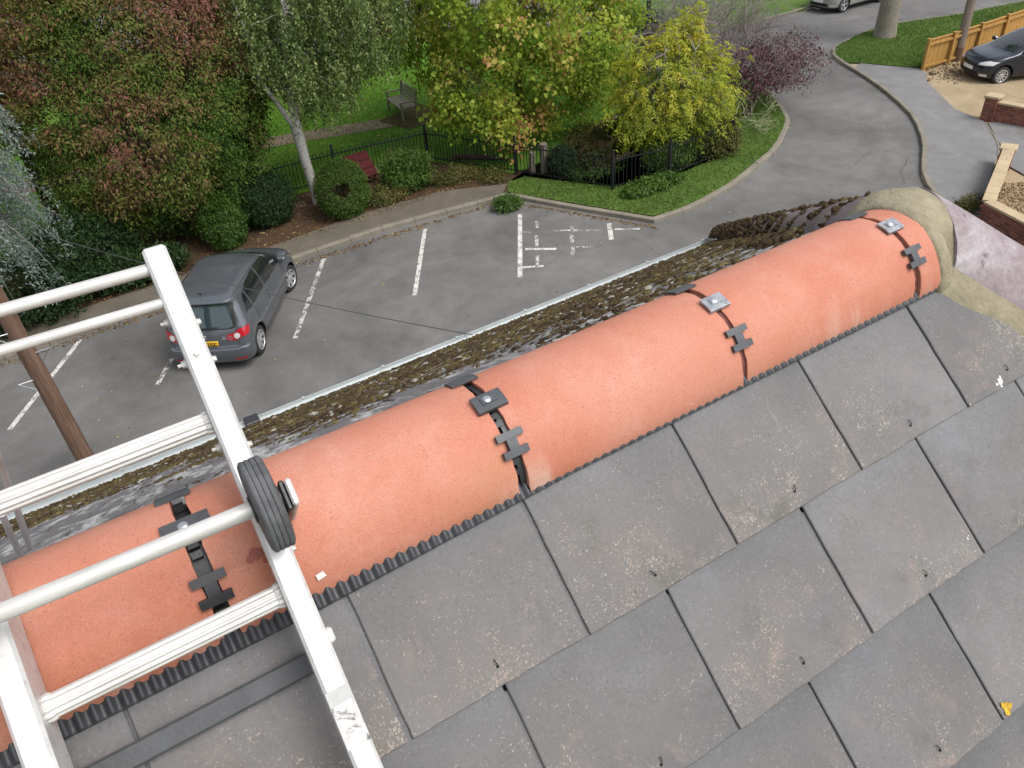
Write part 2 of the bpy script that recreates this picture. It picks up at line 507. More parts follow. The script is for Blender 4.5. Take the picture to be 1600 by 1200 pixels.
M_BLACK = simple('black_plastic', (.022, .023, .026), .42, var=.2, scale=30, bmp=.1)
M_SEAL = simple('red_brown_seal', (.135, .048, .038), .8, var=.35, scale=60, bmp=.4)
M_ZINC = simple('dull_zinc', (.33, .345, .37), .48, .7, var=.35, scale=70, bmp=.3)
M_VENT = simple('vent_plastic', (.036, .038, .043), .45, var=.2, scale=40, bmp=.1)
M_RIVET = simple('old_copper_rivet', (.020, .017, .014), .8)
M_GREYPL = simple('grey_plastic', (.062, .066, .074), .5, var=.15, scale=40, bmp=.15)
M_STEEL = simple('zinc_steel', (.55, .57, .60), .35, .9, var=.2, scale=60, bmp=.1)
M_PVC = simple('white_pvc', (.36, .39, .395), .35, var=.10, scale=3, bmp=.05)
M_BRICKWALL = simple('house_brickwork', (.28, .12, .075), .85, var=.3, scale=8)
M_RUBBER = simple('grey_rubber', (.085, .087, .092), .68, var=.35, scale=40, bmp=.3)
M_CORD = simple('black_cable', (.02, .02, .02), .6)
M_IRON = simple('black_ironwork', (.012, .014, .016), .45, var=.2, bmp=.05)

def alu_mat():
    m, nt, b, o = new_mat('ladder_aluminium')
    pos = position(nt)
    a = noise(nt, 22, 5, .65, position(nt, (1, 1, 1)), .6); s = noise(nt, 8, 6, .7, pos, 1.2); f = noise(nt, 180, 3, .7, pos)
    c = ramp(nt, [(.3, (.52, .515, .505)), (.7, (.68, .675, .665))], a)
    c = mix(nt, c, (.30, .29, .28), ramp(nt, [(.56, 0), (.72, .75)], s))
    c = mix(nt, c, (.36, .35, .335), ramp(nt, [(.64, 0), (.70, .6)], noise(nt, 70, 4, .7, position(nt, (3, 1, 1)), .5)))
    c = mix(nt, c, (.42, .36, .30), ramp(nt, [(.69, 0), (.75, .7)], noise(nt, 60, 3, .6, pos)))
    c = mix(nt, c, ramp(nt, [(.3, (.9,)*3), (.7, (1.05,)*3)], f), .6, 'MULTIPLY')
    nt.links.new(c, b.inputs['Base Color'])
    b.inputs['Metallic'].default_value = .35; b.inputs['Roughness'].default_value = .42
    bump(nt, b, f, .08, .001)
    return m
M_ALU = alu_mat()
M_RUNG = simple('dull_aluminium', (.57, .555, .53), .5, .3, var=.18, scale=1.0, bmp=.12, bscale=9, stretch=(9, 60, 60))

def wood_mat(name, c0, c1, stretch, rough=.8):
    m, nt, b, o = new_mat(name)
    pos = position(nt, stretch)
    a = noise(nt, 1.0, 6, .7, pos, .8); f = noise(nt, 4.0, 4, .7, pos)
    c = ramp(nt, [(.28, c0), (.72, c1)], a)
    c = mix(nt, c, ramp(nt, [(.3, (.55,)*3), (.7, (1.25,)*3)], f), .8, 'MULTIPLY')
    nt.links.new(c, b.inputs['Base Color']); b.inputs['Roughness'].default_value = rough
    b.inputs['Specular IOR Level'].default_value = .25
    bump(nt, b, f, .5, .008)
    return m
M_POLE = wood_mat('creosoted_pole', (.10, .055, .035), (.24, .155, .115), (22, 22, 1.2))
M_POLE2 = wood_mat('weathered_pole', (.16, .12, .095), (.30, .25, .21), (22, 22, 1.2))
M_FENCE = wood_mat('new_softwood', (.34, .185, .05), (.50, .29, .09), (14, 14, 2))
M_BENCH = wood_mat('grey_teak', (.20, .185, .135), (.36, .33, .25), (9, 9, 9))
M_LOG = wood_mat('dead_log', (.20, .13, .08), (.40, .30, .21), (9, 9, 3))
M_LOG2 = wood_mat('old_stump', (.10, .085, .068), (.22, .185, .15), (9, 9, 3))
M_BARK = wood_mat('brown_bark', (.05, .038, .028), (.13, .10, .075), (14, 14, 4))
M_BARKG = wood_mat('grey_bark', (.16, .145, .115), (.30, .275, .225), (10, 10, 4))
M_TWIG = wood_mat('grey_twigs', (.16, .135, .125), (.30, .265, .25), (6, 6, 6))
M_RED = wood_mat('dark_red_board', (.060, .010, .012), (.115, .020, .020), (6, 6, 6), .85)

def birch_bark():
    m, nt, b, o = new_mat('birch_bark')
    a = noise(nt, 1.0, 5, .7, position(nt, (6, 6, 20)), .8); f = noise(nt, 6, 5, .7, position(nt, (3, 3, 1.2)), 1)
    c = ramp(nt, [(.3, (.36, .345, .31)), (.7, (.58, .565, .53))], a)
    c = mix(nt, c, (.045, .04, .036), ramp(nt, [(.55, 0), (.63, .95)], a))
    c = mix(nt, c, (.16, .15, .13), ramp(nt, [(.55, 0), (.72, .8)], f))
    nt.links.new(c, b.inputs['Base Color']); b.inputs['Roughness'].default_value = .8
    bump(nt, b, a, .5, .02)
    return m
M_BIRCH = birch_bark()

def paint_mark():
    """white thermoplastic line worn through to the asphalt in places"""
    m, nt, b, out = new_mat('worn_road_paint')
    pos = position(nt)
    a = noise(nt, 5, 5, .7, pos, .5); f = noise(nt, 26, 4, .75, pos, .4); oi = nt.nodes.new('ShaderNodeObjectInfo')
    at = nt.nodes.new('ShaderNodeAttribute'); at.attribute_type = 'OBJECT'; at.attribute_name = 'wear'
    c = ramp(nt, [(.3, (.42, .41, .38)), (.7, (.66, .65, .61))], a)
    nt.links.new(c, b.inputs['Base Color']); b.inputs['Roughness'].default_value = .75
    h = math_n(nt, 'ADD', math_n(nt, 'MULTIPLY', a, .45), math_n(nt, 'MULTIPLY', f, .55))
    lo = math_n(nt, 'SUBTRACT', h, at.outputs['Fac'])
    keep = ramp(nt, [(.0, 0), (.05, 1)], lo)
    tr = nt.nodes.new('ShaderNodeBsdfTransparent'); ms = nt.nodes.new('ShaderNodeMixShader')
    nt.links.new(keep, ms.inputs[0]); nt.links.new(tr.outputs[0], ms.inputs[1]); nt.links.new(b.outputs[0], ms.inputs[2])
    nt.links.new(ms.outputs[0], out.inputs[0])
    return m
M_PAINT = paint_mark()
#@@SETTING

# ================================================================== SETTING
def poly_sheet(name, pts, z, mat, kind='structure', skirt=0.0, sub=0):
    """flat polygon; skirt > 0 gives it vertical sides down to z - skirt"""
    bm = bmesh.new()
    vs = [bm.verts.new((x, y, z)) for x, y in pts]
    f = bm.faces.new(vs)
    if f.normal.z < 0 or sum((pts[i][0]*pts[(i+1) % len(pts)][1] - pts[(i+1) % len(pts)][0]*pts[i][1]) for i in range(len(pts))) < 0:
        f.normal_flip()
    if skirt:
        for i in range(len(vs)):
            a, b_ = vs[i], vs[(i+1) % len(vs)]
            c = bm.verts.new((b_.co.x, b_.co.y, z - skirt)); d = bm.verts.new((a.co.x, a.co.y, z - skirt))
            bm.faces.new((a, d, c, b_))
    bmesh.ops.triangulate(bm, faces=[q for q in bm.faces if len(q.verts) > 4])
    me = bpy.data.meshes.new(name); bm.to_mesh(me); bm.free()
    me.materials.append(mat)
    o = bpy.data.objects.new(name, me); COL.objects.link(o)
    if kind: o['kind'] = kind
    return o

def smooth_line(pts, step=.5):
    """Catmull-Rom through plan points, resampled"""
    P = [np.array(p, float) for p in pts]
    P = [2*P[0]-P[1]] + P + [2*P[-1]-P[-2]]
    out = []
    for i in range(1, len(P)-2):
        n = max(2, int(np.linalg.norm(P[i+1]-P[i]) / step))
        for k in range(n):
            t = k / n
            out.append(.5*((2*P[i]) + (-P[i-1]+P[i+1])*t + (2*P[i-1]-5*P[i]+4*P[i+1]-P[i+2])*t*t + (-P[i-1]+3*P[i]-3*P[i+1]+P[i+2])*t**3))
    out.append(P[-2])
    return [tuple(q) for q in out]

def offset_line(pts, d):
    P = np.array(pts, float); T = np.gradient(P, axis=0)
    T /= np.linalg.norm(T, axis=1)[:, None] + 1e-9
    return [tuple(q) for q in P + d * np.stack([-T[:, 1], T[:, 0]], 1)]

# ground to the horizon, the asphalt on top of it
poly_sheet('ground', [(-250, -250), (350, -250), (350, 350), (-250, 350)], -.03, M_VERGE)
poly_sheet('road', [(-60, 5), (16, 5), (18, 2), (18, -60), (120, -60), (120, 26), (60, 60), (20, 120), (-60, 120)], 0, M_ASPH)

LOTK = [(-40, 17.5), (-3, 17.66), (3.94, 17.9), (6.45, 17.98), (8.63, 17.72), (10.08, 17.55)]
CORN = [(10.08, 17.55), (11.07, 15.72), (12.19, 13.78)]
BEND = smooth_line([(12.19, 13.78), (13.2, 13.72), (14.16, 13.84), (15.4, 14.12), (16.53, 14.56), (17.85, 15.05), (18.89, 15.72), (19.8, 16.35), (20.36, 17.02), (21.46, 18.74), (22.35, 20.8), (22.75, 23.2), (22.5, 26.0)], .45)
FARB = [(22.5, 26.0), (19, 33), (16.8, 37.3), (8, 42), (-10, 45), (-40, 46)]
PARK = [(x, y+.04) for x, y in LOTK[:-1]] + [(10.13, 17.6), (11.12, 15.75), (12.24, 13.85)] + offset_line(BEND, .055)[1:] + FARB[1:]
# park island: soil base, lawn, paths and beds laid over it
poly_sheet('park_ground', PARK, .085, M_SOIL, skirt=.1)
LAWN = [(-40, 24.0), (2, 22.6), (4.5, 21.75), (9.45, 21.32), (10.95, 18.75), (11.5, 18.75), (12.7, 18.85), (14.5, 19.85), (16.0, 20.2), (17.2, 19.2), (18.6, 20.2), (20.5, 22.5), (21.6, 25.6), (18.4, 32), (16.2, 36.5), (-40, 44)]
poly_sheet('lawn', LAWN, .10, M_LAWN)
VERGE = [(10.18, 17.72), (11.25, 15.83), (12.3, 14.02)] + offset_line(BEND, .13)[1:-6] + [(20.6, 20.6), (19.3, 18.6), (18.0, 16.6), (16.6, 15.75), (14.2, 15.5), (12.6, 16.1), (11.1, 18.3), (10.5, 18.3)]
poly_sheet('verge', VERGE, .104, M_VERGE)
poly_sheet('lot_footpath', [(-40, 17.62), (-3, 17.78), (3.94, 18.02), (6.45, 18.10), (8.63, 17.84), (10.0, 17.72), (10.45, 18.2), (8.74, 19.02), (6.2, 19.16), (3.97, 18.95), (-3, 18.7), (-40, 18.6)], .108, M_CONC)
GP = [(4.0, 27.3), (6.54, 26.85), (8.22, 26.37), (9.96, 25.86), (11.6, 26.1), (11.5, 24.7), (10.52, 24.80), (9.56, 24.97), (7.87, 25.45), (6.2, 25.9), (0, 27.4), (-6, 28.0), (-6, 29.2), (0, 28.6)]
poly_sheet('garden_path', GP, .112, M_GRAVELP)
poly_sheet('bark_bed', [(9.7, 25.7), (11.6, 26.5), (11.9, 24.4), (10.2, 24.2)], .118, M_SOIL)

# kerb stones, one by one along each kerb line
def kerb(name, line, width=.125, top=.115, length=.915, side=1):
    root = bpy.data.objects.new(name, None); COL.objects.link(root); root['kind'] = 'structure'
    P = np.array(line, float); seg = np.linalg.norm(np.diff(P, axis=0), axis=1); cum = np.concatenate([[0], np.cumsum(seg)])
    def at(s): return np.array([np.interp(s, cum, P[:, 0]), np.interp(s, cum, P[:, 1])])
    n = max(1, int(round(cum[-1] / length))); L = cum[-1] / n
    for i in range(n):
        a, b = at(i*L + .006), at((i+1)*L - .006)
        t = (b - a) / (np.linalg.norm(b - a) + 1e-9); nrm = np.array([-t[1], t[0]]) * side
        dz = random.uniform(-.006, .006); j = random.uniform(-.016, -.006)
        p = [a + nrm*j, b + nrm*j, b + nrm*(width+j), a + nrm*(width+j)]
        ch = .018
        V = [(q[0], q[1], -.05) for q in p] + [(p[0][0], p[0][1], top-ch+dz), (p[1][0], p[1][1], top-ch+dz), (p[2][0], p[2][1], top+dz), (p[3][0], p[3][1], top+dz),
             (*(p[0]+nrm*ch), top+dz), (*(p[1]+nrm*ch), top+dz)]
        F = [(0, 1, 5, 4), (4, 5, 9, 8), (8, 9, 6, 7), (1, 2, 6, 9, 5), (2, 3, 7, 6), (3, 0, 4, 8, 7)]
        if side < 0: F = [f[::-1] for f in F]
        link_mesh('kerb_stone', V, F, M_KERB, root)
    return root
kerb('lot_kerb', [(-14, 17.6)] + LOTK[1:], .15)
kerb('corner_kerb', CORN, .14)
kerb('bend_kerb', BEND, .14)
KR = smooth_line([(16.2, 7.2), (17.6, 9.0), (18.55, 10.25), (19.34, 11.26), (21.19, 12.63), (22.2, 13.55), (23.06, 14.49), (24.4, 16.63), (25.38, 18.66), (25.75, 19.6), (26.23, 20.27), (26.75, 20.72), (27.42, 20.99), (29.18, 21.38), (31.21, 21.3), (34.06, 20.39), (37.47, 19.76), (60, 15)], .5)
kerb('lane_kerb', KR[:70], .13, side=-1)
# land on the right of the lane
poly_sheet('right_land', KR + [(110, 10), (110, -50), (16, -50)], .06, M_DIRT, skirt=.1)
FP = offset_line(KR, -.1)
ia = min(range(len(FP)), key=lambda i: abs(FP[i][0]-25.55) + abs(FP[i][1]-19.1))
poly_sheet('lane_footpath', FP[:ia] + [(25.95, 18.75), (26.35, 17.9), (26.85, 17.0), (26.55, 16.4), (25.95, 16.06), (24.25, 13.77), (23.93, 12.57), (22.5, 11.14), (21.8, 10.75), (20.5, 10.1), (19.3, 9.35), (18.2, 8.55), (17.3, 6.0), (16.4, 4.0)], .112, M_PATH)
poly_sheet('road_verge', FP[ia:] + [(60, 12), (36, 17.25), (30, 17.05), (26.95, 17.02), (26.4, 17.95), (25.98, 18.8)], .116, M_VERGE)
poly_sheet('forecourt', [(23.95, 12.45), (22.55, 11.1), (21.8, 10.7), (21.5, 10.2), (21.2, 9.4), (26, 4.5), (30, 8.8), (24.5, 12.0)], .10, M_PATH)
poly_sheet('shingle_bed', [(18.15, 8.6), (20.2, 9.75), (21.2, 9.2), (23.3, 6.9), (20.6, 4.6), (17.9, 5.5)], .104, M_SHINGLE)
kerb('edging', [(23.86, 12.45), (23.2, 11.75), (22.5, 11.1), (21.9, 10.75)], .06, .125, .5, -1)
# far side of the other road
FV = [(24.4, 25.6), (26.2, 25.45), (28.74, 25.7), (30.72, 25.65), (34, 26.4), (60, 31)]
kerb('far_kerb', FV, .13)
poly_sheet('far_verge', FV + [(90, 60), (40, 90), (27, 50)], .10, M_VERGE, skirt=.1)

# ---- painted markings
def mark(name, a, b, w, wear, z=.004, label=None):
    a, b = np.array(a, float), np.array(b, float); t = (b-a)/np.linalg.norm(b-a); n = np.array([-t[1], t[0]])*w/2
    V = [(*(a-n), z), (*(b-n), z), (*(b+n), z), (*(a+n), z)]
    o = link_mesh(name, V, [(0, 1, 2, 3)], M_PAINT); o['wear'] = wear; o['kind'] = 'structure'
    return o
mark('bay_line', (4.56, 17.56), (2.73, 14.48), .105, .475)
mark('bay_line', (7.36, 17.36), (5.64, 14.46), .105, .425)
mark('bay_line', (9.80, 16.48), (8.02, 13.62), .115, .425)
mark('bay_line', (-1.34, 17.5), (-3.0, 14.9), .105, .43)
mark('bay_line', (1.3, 17.2), (-.24, 14.56), .10, .485)
def lm(a, b, w=.07, wear=.45): mark('ground_lettering', a, b, w, wear+.025, .0045)
lm((9.93, 15.86), (9.72, 15.5)); lm((9.47, 15.15), (9.16, 14.65), .09); lm((8.92, 14.25), (8.62, 13.8), .08, .46)
lm((9.29, 15.54), (9.46, 15.40), .07); lm((8.86, 14.72), (9.47, 14.24), .10, .40); lm((8.32, 13.98), (8.75, 13.72), .09, .42)
lm((9.95, 15.09), (10.3, 14.85), .07); lm((10.3, 14.85), (10.56, 14.64), .10, .42); lm((10.60, 14.60), (10.92, 14.34), .07, .45)
lm((10.47, 15.0), (10.30, 14.74), .08); lm((10.2, 14.62), (9.97, 14.26), .09, .46); lm((9.90, 14.12), (9.62, 13.74), .10, .46)
lm((9.92, 14.0), (10.28, 13.72), .06, .47); lm((11.32, 14.52), (10.82, 13.76), .12, .40); lm((11.22, 14.17), (11.74, 13.76), .07, .44)
def crack(pts, w, label=None):
    m = MB(); rg = np.random.default_rng(len(pts)); P = []
    L = smooth_line(pts, .12)
    for (x, y), (nx, ny) in zip(L, np.gradient(np.array(L), axis=0)):
        q = np.array([-ny, nx])/(math.hypot(nx, ny)+1e-9)*w*.6*rg.uniform(.3, 1.1); j = rg.normal(0, .012, 2)
        P.append([(x+j[0]-q[0], y+j[1]-q[1], .003), (x+j[0]+q[0], y+j[1]+q[1], .003)])
    m.grid(np.array(P)); o = put('tarmac_crack', m, M_CRACK); o['kind'] = 'structure'
M_CRACK = simple('crack_tar', (.075, .073, .07), .9)
crack([(18.0, 12.9), (18.6, 12.95), (19.3, 13.2), (19.9, 13.3)], .018)
crack([(20.2, 15.4), (20.9, 14.6), (21.3, 14.7), (21.8, 14.4)], .010)
crack([(24.0, 20.0), (25.1, 19.7), (25.4, 21.0), (27.0, 22.0)], .022)
crack([(6.8, 15.7), (8.0, 15.3), (8.9, 14.9)], .008)
crack([(18.8, 11.35), (19.05, 11.6), (19.35, 11.9), (20.3, 12.4)], .03)
#@@HOUSE

# ================================================================== HOUSE
AF = R(39.8504)
O0 = np.array([0, 0, 8.455]); UX = np.array([1., 0, 0]); UU = np.array([0, math.cos(AF), math.sin(AF)]); UN = np.array([0, -math.sin(AF), math.cos(AF)])
def F(x, u, h): return O0 + x*UX + u*UU + h*UN           # on the near slope: along the ridge, up the slope, off the slope
MF = np.stack([UX, UU, UN], 1)
YR, ZR, RR = .30, 8.605, .125                              # ridge tile axis and radius
J = np.array([1.434, .309, 8.528]); JF = np.array([1.45, .305, 8.585])                            # where ridge and hips meet
EAVE_FAR = np.array([6.05, 5.36, 5.03]); YE, ZE = 5.36, 5.03
house = thing('house', (1.0, 0.3, 0), 'house roof of grey slates under terracotta ridge tiles, mossy on its far slope', 'house')

# ---- slates of the near slope
SW, SG = .303, .2395
def clip_half(poly, a, b, c):
    """keep a*x + b*y <= c"""
    out = []
    for i in range(len(poly)):
        p, q = poly[i], poly[(i+1) % len(poly)]
        dp, dq = a*p[0]+b*p[1]-c, a*q[0]+b*q[1]-c
        if dp <= 0: out.append(p)
        if dp*dq < 0:
            t = dp/(dp-dq); out.append((p[0]+t*(q[0]-p[0]), p[1]+t*(q[1]-p[1])))
    return out
TILT = .0055 / SG
cosA = math.cos(AF)
rivets = []
def slate(row, x0, x1, g0, g1, label=None):
    tail = -(row-1)*SG
    top = min(tail + .47, .372)
    du = random.uniform(-.0022, .0022)
    rot = random.uniform(-.0035, .0035)
    a, b = x0 + g0, x1 - g1
    # ragged outline of a cut fibre-cement sheet
    pts = [(a, tail)]
    n = 14
    for i in range(1, n): pts.append((a + (b-a)*i/n, tail + random.uniform(-.0013, .0009)))
    pts += [(b, tail)]
    for i in range(1, 12): pts.append((b + random.uniform(-.0010, .0008), tail + (top-tail)*(i/12)**1.3))
    pts += [(b, top), (a, top)]
    for i in range(11, 0, -1): pts.append((a + random.uniform(-.0008, .0010), tail + (top-tail)*(i/12)**1.3))
    xm = (a+b)/2
    pts = [(x, u + du + rot*(x-xm)) for x, u in pts]
    pts = clip_half(pts, 1, cosA, J[0] + J[1] - .075)        # cut along the hip
    if len(pts) < 3: return
    def hz(u): return .003 - (u - tail) * TILT
    th = .0056; ch = .0014
    c = np.mean(pts, axis=0)
    ins = []
    P = np.array(pts); nn = len(P)
    for i in range(nn):
        d = P[i] - c; ins.append(P[i] - d/np.linalg.norm(d)*ch*1.4)
    V = [F(x, u, hz(u)-th) for x, u in pts] + [F(x, u, hz(u)-ch) for x, u in pts] + [F(x, u, hz(u)) for x, u in ins]
    Fc = [tuple(range(nn))[::-1]] + [(i, (i+1) % nn, nn+(i+1) % nn, nn+i) for i in range(nn)] + [(nn+i, nn+(i+1) % nn, 2*nn+(i+1) % nn, 2*nn+i) for i in range(nn)] + [tuple(range(2*nn, 3*nn))]
    o = link_mesh('slate', V, Fc, M_SLATE, house)
    me = o.data; uvl = me.uv_layers.new(name='UVMap')
    loc = [((x-x0)/SW, (u-tail)/SG) for x, u in pts] * 2 + [((x-x0)/SW, (u-tail)/SG) for x, u in ins]
    for l in me.loops: uvl.data[l.index].uv = loc[l.vertex_index]
    # copper tail rivet, its pin bent over
    rx = xm + random.uniform(-.012, .012); ru = tail + .028 + random.uniform(-.004, .004)
    if rx + ru*cosA < J[0]+J[1]-.2:
        m = MB(); h0 = hz(ru)
        ang = random.uniform(1.2, 2.2)
        m.lathe([(.0026, 0), (.0024, .0005), (.0010, .0008)], F(rx, ru, h0), UN, 8)
        m.tube([F(rx, ru, h0), F(rx, ru, h0+.003), F(rx + .004*math.cos(ang), ru+.004*math.sin(ang), h0+.005), F(rx+.012*math.cos(ang), ru+.012*math.sin(ang), h0+.0025)], .0009, 5)
        put('tail_rivet', m, M_RIVET, o)
for row in range(1, 8):
    off = 0 if row % 2 else .5
    for j in range(-6, 9):
        x0 = (j + off)*SW
        g0 = random.uniform(.0016, .0032); g1 = random.uniform(.0016, .0032)
        if row == 1 and j == 0: g0 = .0045
        slate(row, x0, x0+SW, g0, g1)
# roofing below the slates, the hidden hip end and the rest of the near slope
m = MB()
EN = np.array([6.0, -4.3, 8.455 - 4.3*math.tan(AF)])
nA = F(-6, .388, -.014); 
def onF(x, y): return np.array([x, y, 8.455 + y*math.tan(AF)]) + UN*(-.016)
zEn = onF(0, -4.3)[2]
ridgeL, ridgeR = np.array([-6., YR, 8.68]), np.array([J[0]-.02, YR, 8.68])
nl, nr = onF(-6, -4.3), onF(J[0]+J[1]+4.3-.05, -4.3)
fl, fr = np.array([-6., YE, ZE-.02]), np.array([EAVE_FAR[0], YE, ZE-.02])
m.add([ridgeL, ridgeR, nr, nl], [(3, 2, 1, 0)]); m.add([ridgeL, ridgeR, fr, fl], [(0, 1, 2, 3)]); m.add([ridgeR-np.array([0, 0, .04]), fr-np.array([0, 0, .02]), nr-np.array([0, 0, .02])], [(0, 2, 1)])
put('roof_deck', m, M_BLACK, house)
m = MB()
m.box((0.05, .53, 2.40), (11.1, 9.1, 4.80))
put('wall', m, M_BRICKWALL, house)

# ---- terracotta ridge tiles
def arc(x, t, r): return np.array([x, YR - r*math.cos(t), ZR + r*math.sin(t) + max(0, math.sin(t))*float(np.interp(x, [-.6, -.15, .28], [.013, .011, 0]))])
def ridge_tile(x0, x1, seed, label=None):
    rg = np.random.default_rng(seed); th = .016
    na, nx = 36, 26
    ts = np.linspace(R(1), R(179), na); xs = np.linspace(x0, x1, nx)
    wob = rg.normal(0, .0007, (na, 2))
    tilt = rg.uniform(-.002, .002); dz = rg.uniform(-.0015, .0018); dy = rg.uniform(-.003, .003)
    outer = np.zeros((nx, na, 3)); inner = np.zeros((nx, na, 3))
    for i, x in enumerate(xs):
        for k, t in enumerate(ts):
            xx = x + (wob[k, 0] if i == 0 else wob[k, 1] if i == nx-1 else 0)
            rad = RR + .0004*math.sin(9*x+3*t+seed)
            if i in (0, nx-1) or k in (0, na-1): rad -= .0014       # softened arris
            z = dz + tilt*(x-(x0+x1)/2)
            outer[i, k] = arc(xx, t, rad) + [0, dy, z]; inner[i, k] = arc(xx, t, RR-th) + [0, dy, z]
    m = MB(); m.grid(outer); m.grid(inner[::-1])
    for i in (0, nx-1):
        strip = np.stack([outer[i], inner[i]]); m.grid(strip if i else strip[::-1])
    for k in (0, na-1):
        strip = np.stack([outer[:, k], inner[:, k]]); m.grid(strip if k == 0 else strip[::-1])
    o = put('ridge_tile', m, M_TERRA, house, autosmooth=R(50))
    return o
JX = [-1.541, -1.078, -.615, -.152, .311, .775, 1.238]
GAPS = [.007, .007, .007, .0105, .0085, .0065, .0062]
for i in range(len(JX)-1): ridge_tile(JX[i]+GAPS[i], JX[i+1]-GAPS[i+1], 20+i)
ridge_tile(JX[-1]+GAPS[-1], 1.315, 31)

# ---- joint unions: black strip in the gap, metal clamp with screw on the crown, H clip on the side
def arcbox(m, x0, x1, t0, t1, r0, r1, n=6):
    """curved slab hugging the ridge tile"""
    V = []
    for k in range(n+1):
        t = t0 + (t1-t0)*k/n
        V += [arc(x0, t, r0), arc(x1, t, r0), arc(x1, t, r1), arc(x0, t, r1)]
    Fc = [(0, 1, 2, 3), (4*n+3, 4*n+2, 4*n+1, 4*n)]
    for k in range(n):
        a = 4*k
        for q in range(4):
            Fc.append((a+q, a+4+q, a+4+(q+1) % 4, a+(q+1) % 4))
    m.add(V, [f[::-1] for f in Fc])
for i, jx in enumerate(JX):
    g = GAPS[i]
    m = MB()
    arcbox(m, jx-.03, jx+.03, R(3), R(177), RR-.024, RR-.0175, 30)
    if i >= 3:
        for td in (18, 26, 57, 64, 104):
            arcbox(m, jx-g*.8, jx+g*.55, R(td), R(td+4.6), RR-.016, RR-.006, 2)
    if i >= 4: arcbox(m, jx-g*.2, jx+g, R(3), R(177), RR-.0175, RR-.0075, 30)
    put('joint_strip', m, M_SEAL if i >= 5 else M_BLACK, house, autosmooth=R(40))
    wear = i in (4, 5, 6)
    cl = MB(); tc = R(77) if i != 3 else R(76)
    hw = .032 if i == 3 else .026 if i == 4 else .0225
    arcbox(cl, jx-hw, jx+hw, tc-R(6.5), tc+R(6.5), RR+.0045, RR+.0082, 5)
    arcbox(cl, jx-hw, jx+hw, tc-R(7.8), tc-R(6.3), RR+.0005, RR+.0082, 1)       # turned-down lip
    arcbox(cl, jx-hw*.5, jx+hw*.5, tc-R(3), tc+R(3), RR+.0082, RR+.0100, 2)
    c = put('ridge_clamp', cl, M_GREYPL if i < 5 else M_ZINC, house, autosmooth=R(30))
    sc = MB(); nrm = arc(0, tc, 1) - arc(0, tc, 0)
    sc.lathe([(.0065, 0), (.0068, .0012), (.0045, .003), (.0018, .0031), (.0012, .0018)], arc(jx-.003, tc, RR+.0100), nrm, 14)
    put('screw', sc, M_STEEL if i >= 3 else M_BLACK, c, autosmooth=R(40))
    h = MB(); t0 = R(42) if i > 3 else R(37)
    for dt, wd in ((R(6.2), .0225), (-R(6.2), .0215)):
        arcbox(h, jx-wd, jx+wd, t0+dt-R(2.6), t0+dt+R(2.6), RR+.0012, RR+.0085, 2)
    arcbox(h, jx-.0085, jx+.0085, t0-R(5), t0+R(5), RR-.002, RR+.0075, 3)
    put('side_clip', h, M_GREYPL if i > 3 else M_BLACK, house, autosmooth=R(30))
    fp = MB(); arcbox(fp, jx-.028, jx+.02, R(108), R(124), RR+.001, RR+.0045, 4)
    put('far_clip', fp, M_GREYPL, house, autosmooth=R(30))

# ---- corrugated vent strip under the near edge of the ridge tiles
m = MB(); per = .0185
xs = np.arange(-1.55, 1.41, per/8)
P = np.zeros((len(xs), 7, 3))
for i, x in enumerate(xs):
    ph = math.cos(2*PI*x/per); proj = np.interp(x, [-1.5, -.05, .40, 1.4], [.022, .0165, .0032, .0020])
    h = .0045 + np.interp(x, [-.05, .4], [.0045, .0026])*max(-.7, ph)
    for k, (u, hh) in enumerate([(.262, h+.002), (.248, h+.001), (.235-proj*.2, h), (.231-proj*.75, h*.92), (.231-proj*.95, h*.7+.0005), (.231-proj, h*.35), (.231-proj, -.002)]):
        P[i, k] = F(x, u, hh+.001)
m.grid(P)
put('ridge_vent', m, M_VENT, house, smooth=True)

# ---- hip tiles: the near hip is clean and pale, the far hip deep in moss
def half_round(name, p0, p1, r0, r1, mat, th=.015, seed=0, span=178, parent=house, slant=0.0):
    rg = np.random.default_rng(seed)
    ax = p1-p0; L = np.linalg.norm(ax); ax = ax/L
    side = np.cross(ax, [0, 0, 1]); side /= np.linalg.norm(side); up = np.cross(side, ax)
    na, nx = 26, 14
    ts = np.linspace(R(90-span/2), R(90+span/2), na)
    O = np.zeros((nx, na, 3)); I = O.copy()
    for i in range(nx):
        s = i/(nx-1); r = r0+(r1-r0)*s
        for k, t in enumerate(ts):
            e = rg.normal(0, .0012) if i in (0, nx-1) else 0
            rr = r + .0016*math.sin(5*t+11*s+seed)
            d = side*math.cos(t) + up*math.sin(t); e -= slant*(1-s)*max(0, min(1.3, (t-R(28))/R(62)))
            O[i, k] = p0 + ax*(L*s+e) + d*rr; I[i, k] = p0 + ax*(L*s+e) + d*(rr-th)
    m = MB(); m.grid(O[::-1]); m.grid(I)
    m.grid(np.stack([O[0], I[0]])); m.grid(np.stack([O[-1], I[-1]])[::-1])
    m.grid(np.stack([O[:, 0], I[:, 0]])[::-1]); m.grid(np.stack([O[:, -1], I[:, -1]]))
    o = put(name, m, mat, parent, autosmooth=R(50)); return o
HN = np.array([1, -1, -math.tan(AF)]); HN /= np.linalg.norm(HN)
for k in range(9):
    a = J + HN*(-.004+.40*k); sink = np.array([0, 0, .0])
    half_round('hip_tile', a+sink, a+HN*.43+sink, .166, .178, M_HIP, seed=60+k, span=156, slant=.075 if k == 0 else 0)
HFv = EAVE_FAR + np.array([0, 0, .02]) - JF; LF = np.linalg.norm(HFv); HFd = HFv/LF
nh = 21; stp = (LF-.1)/nh
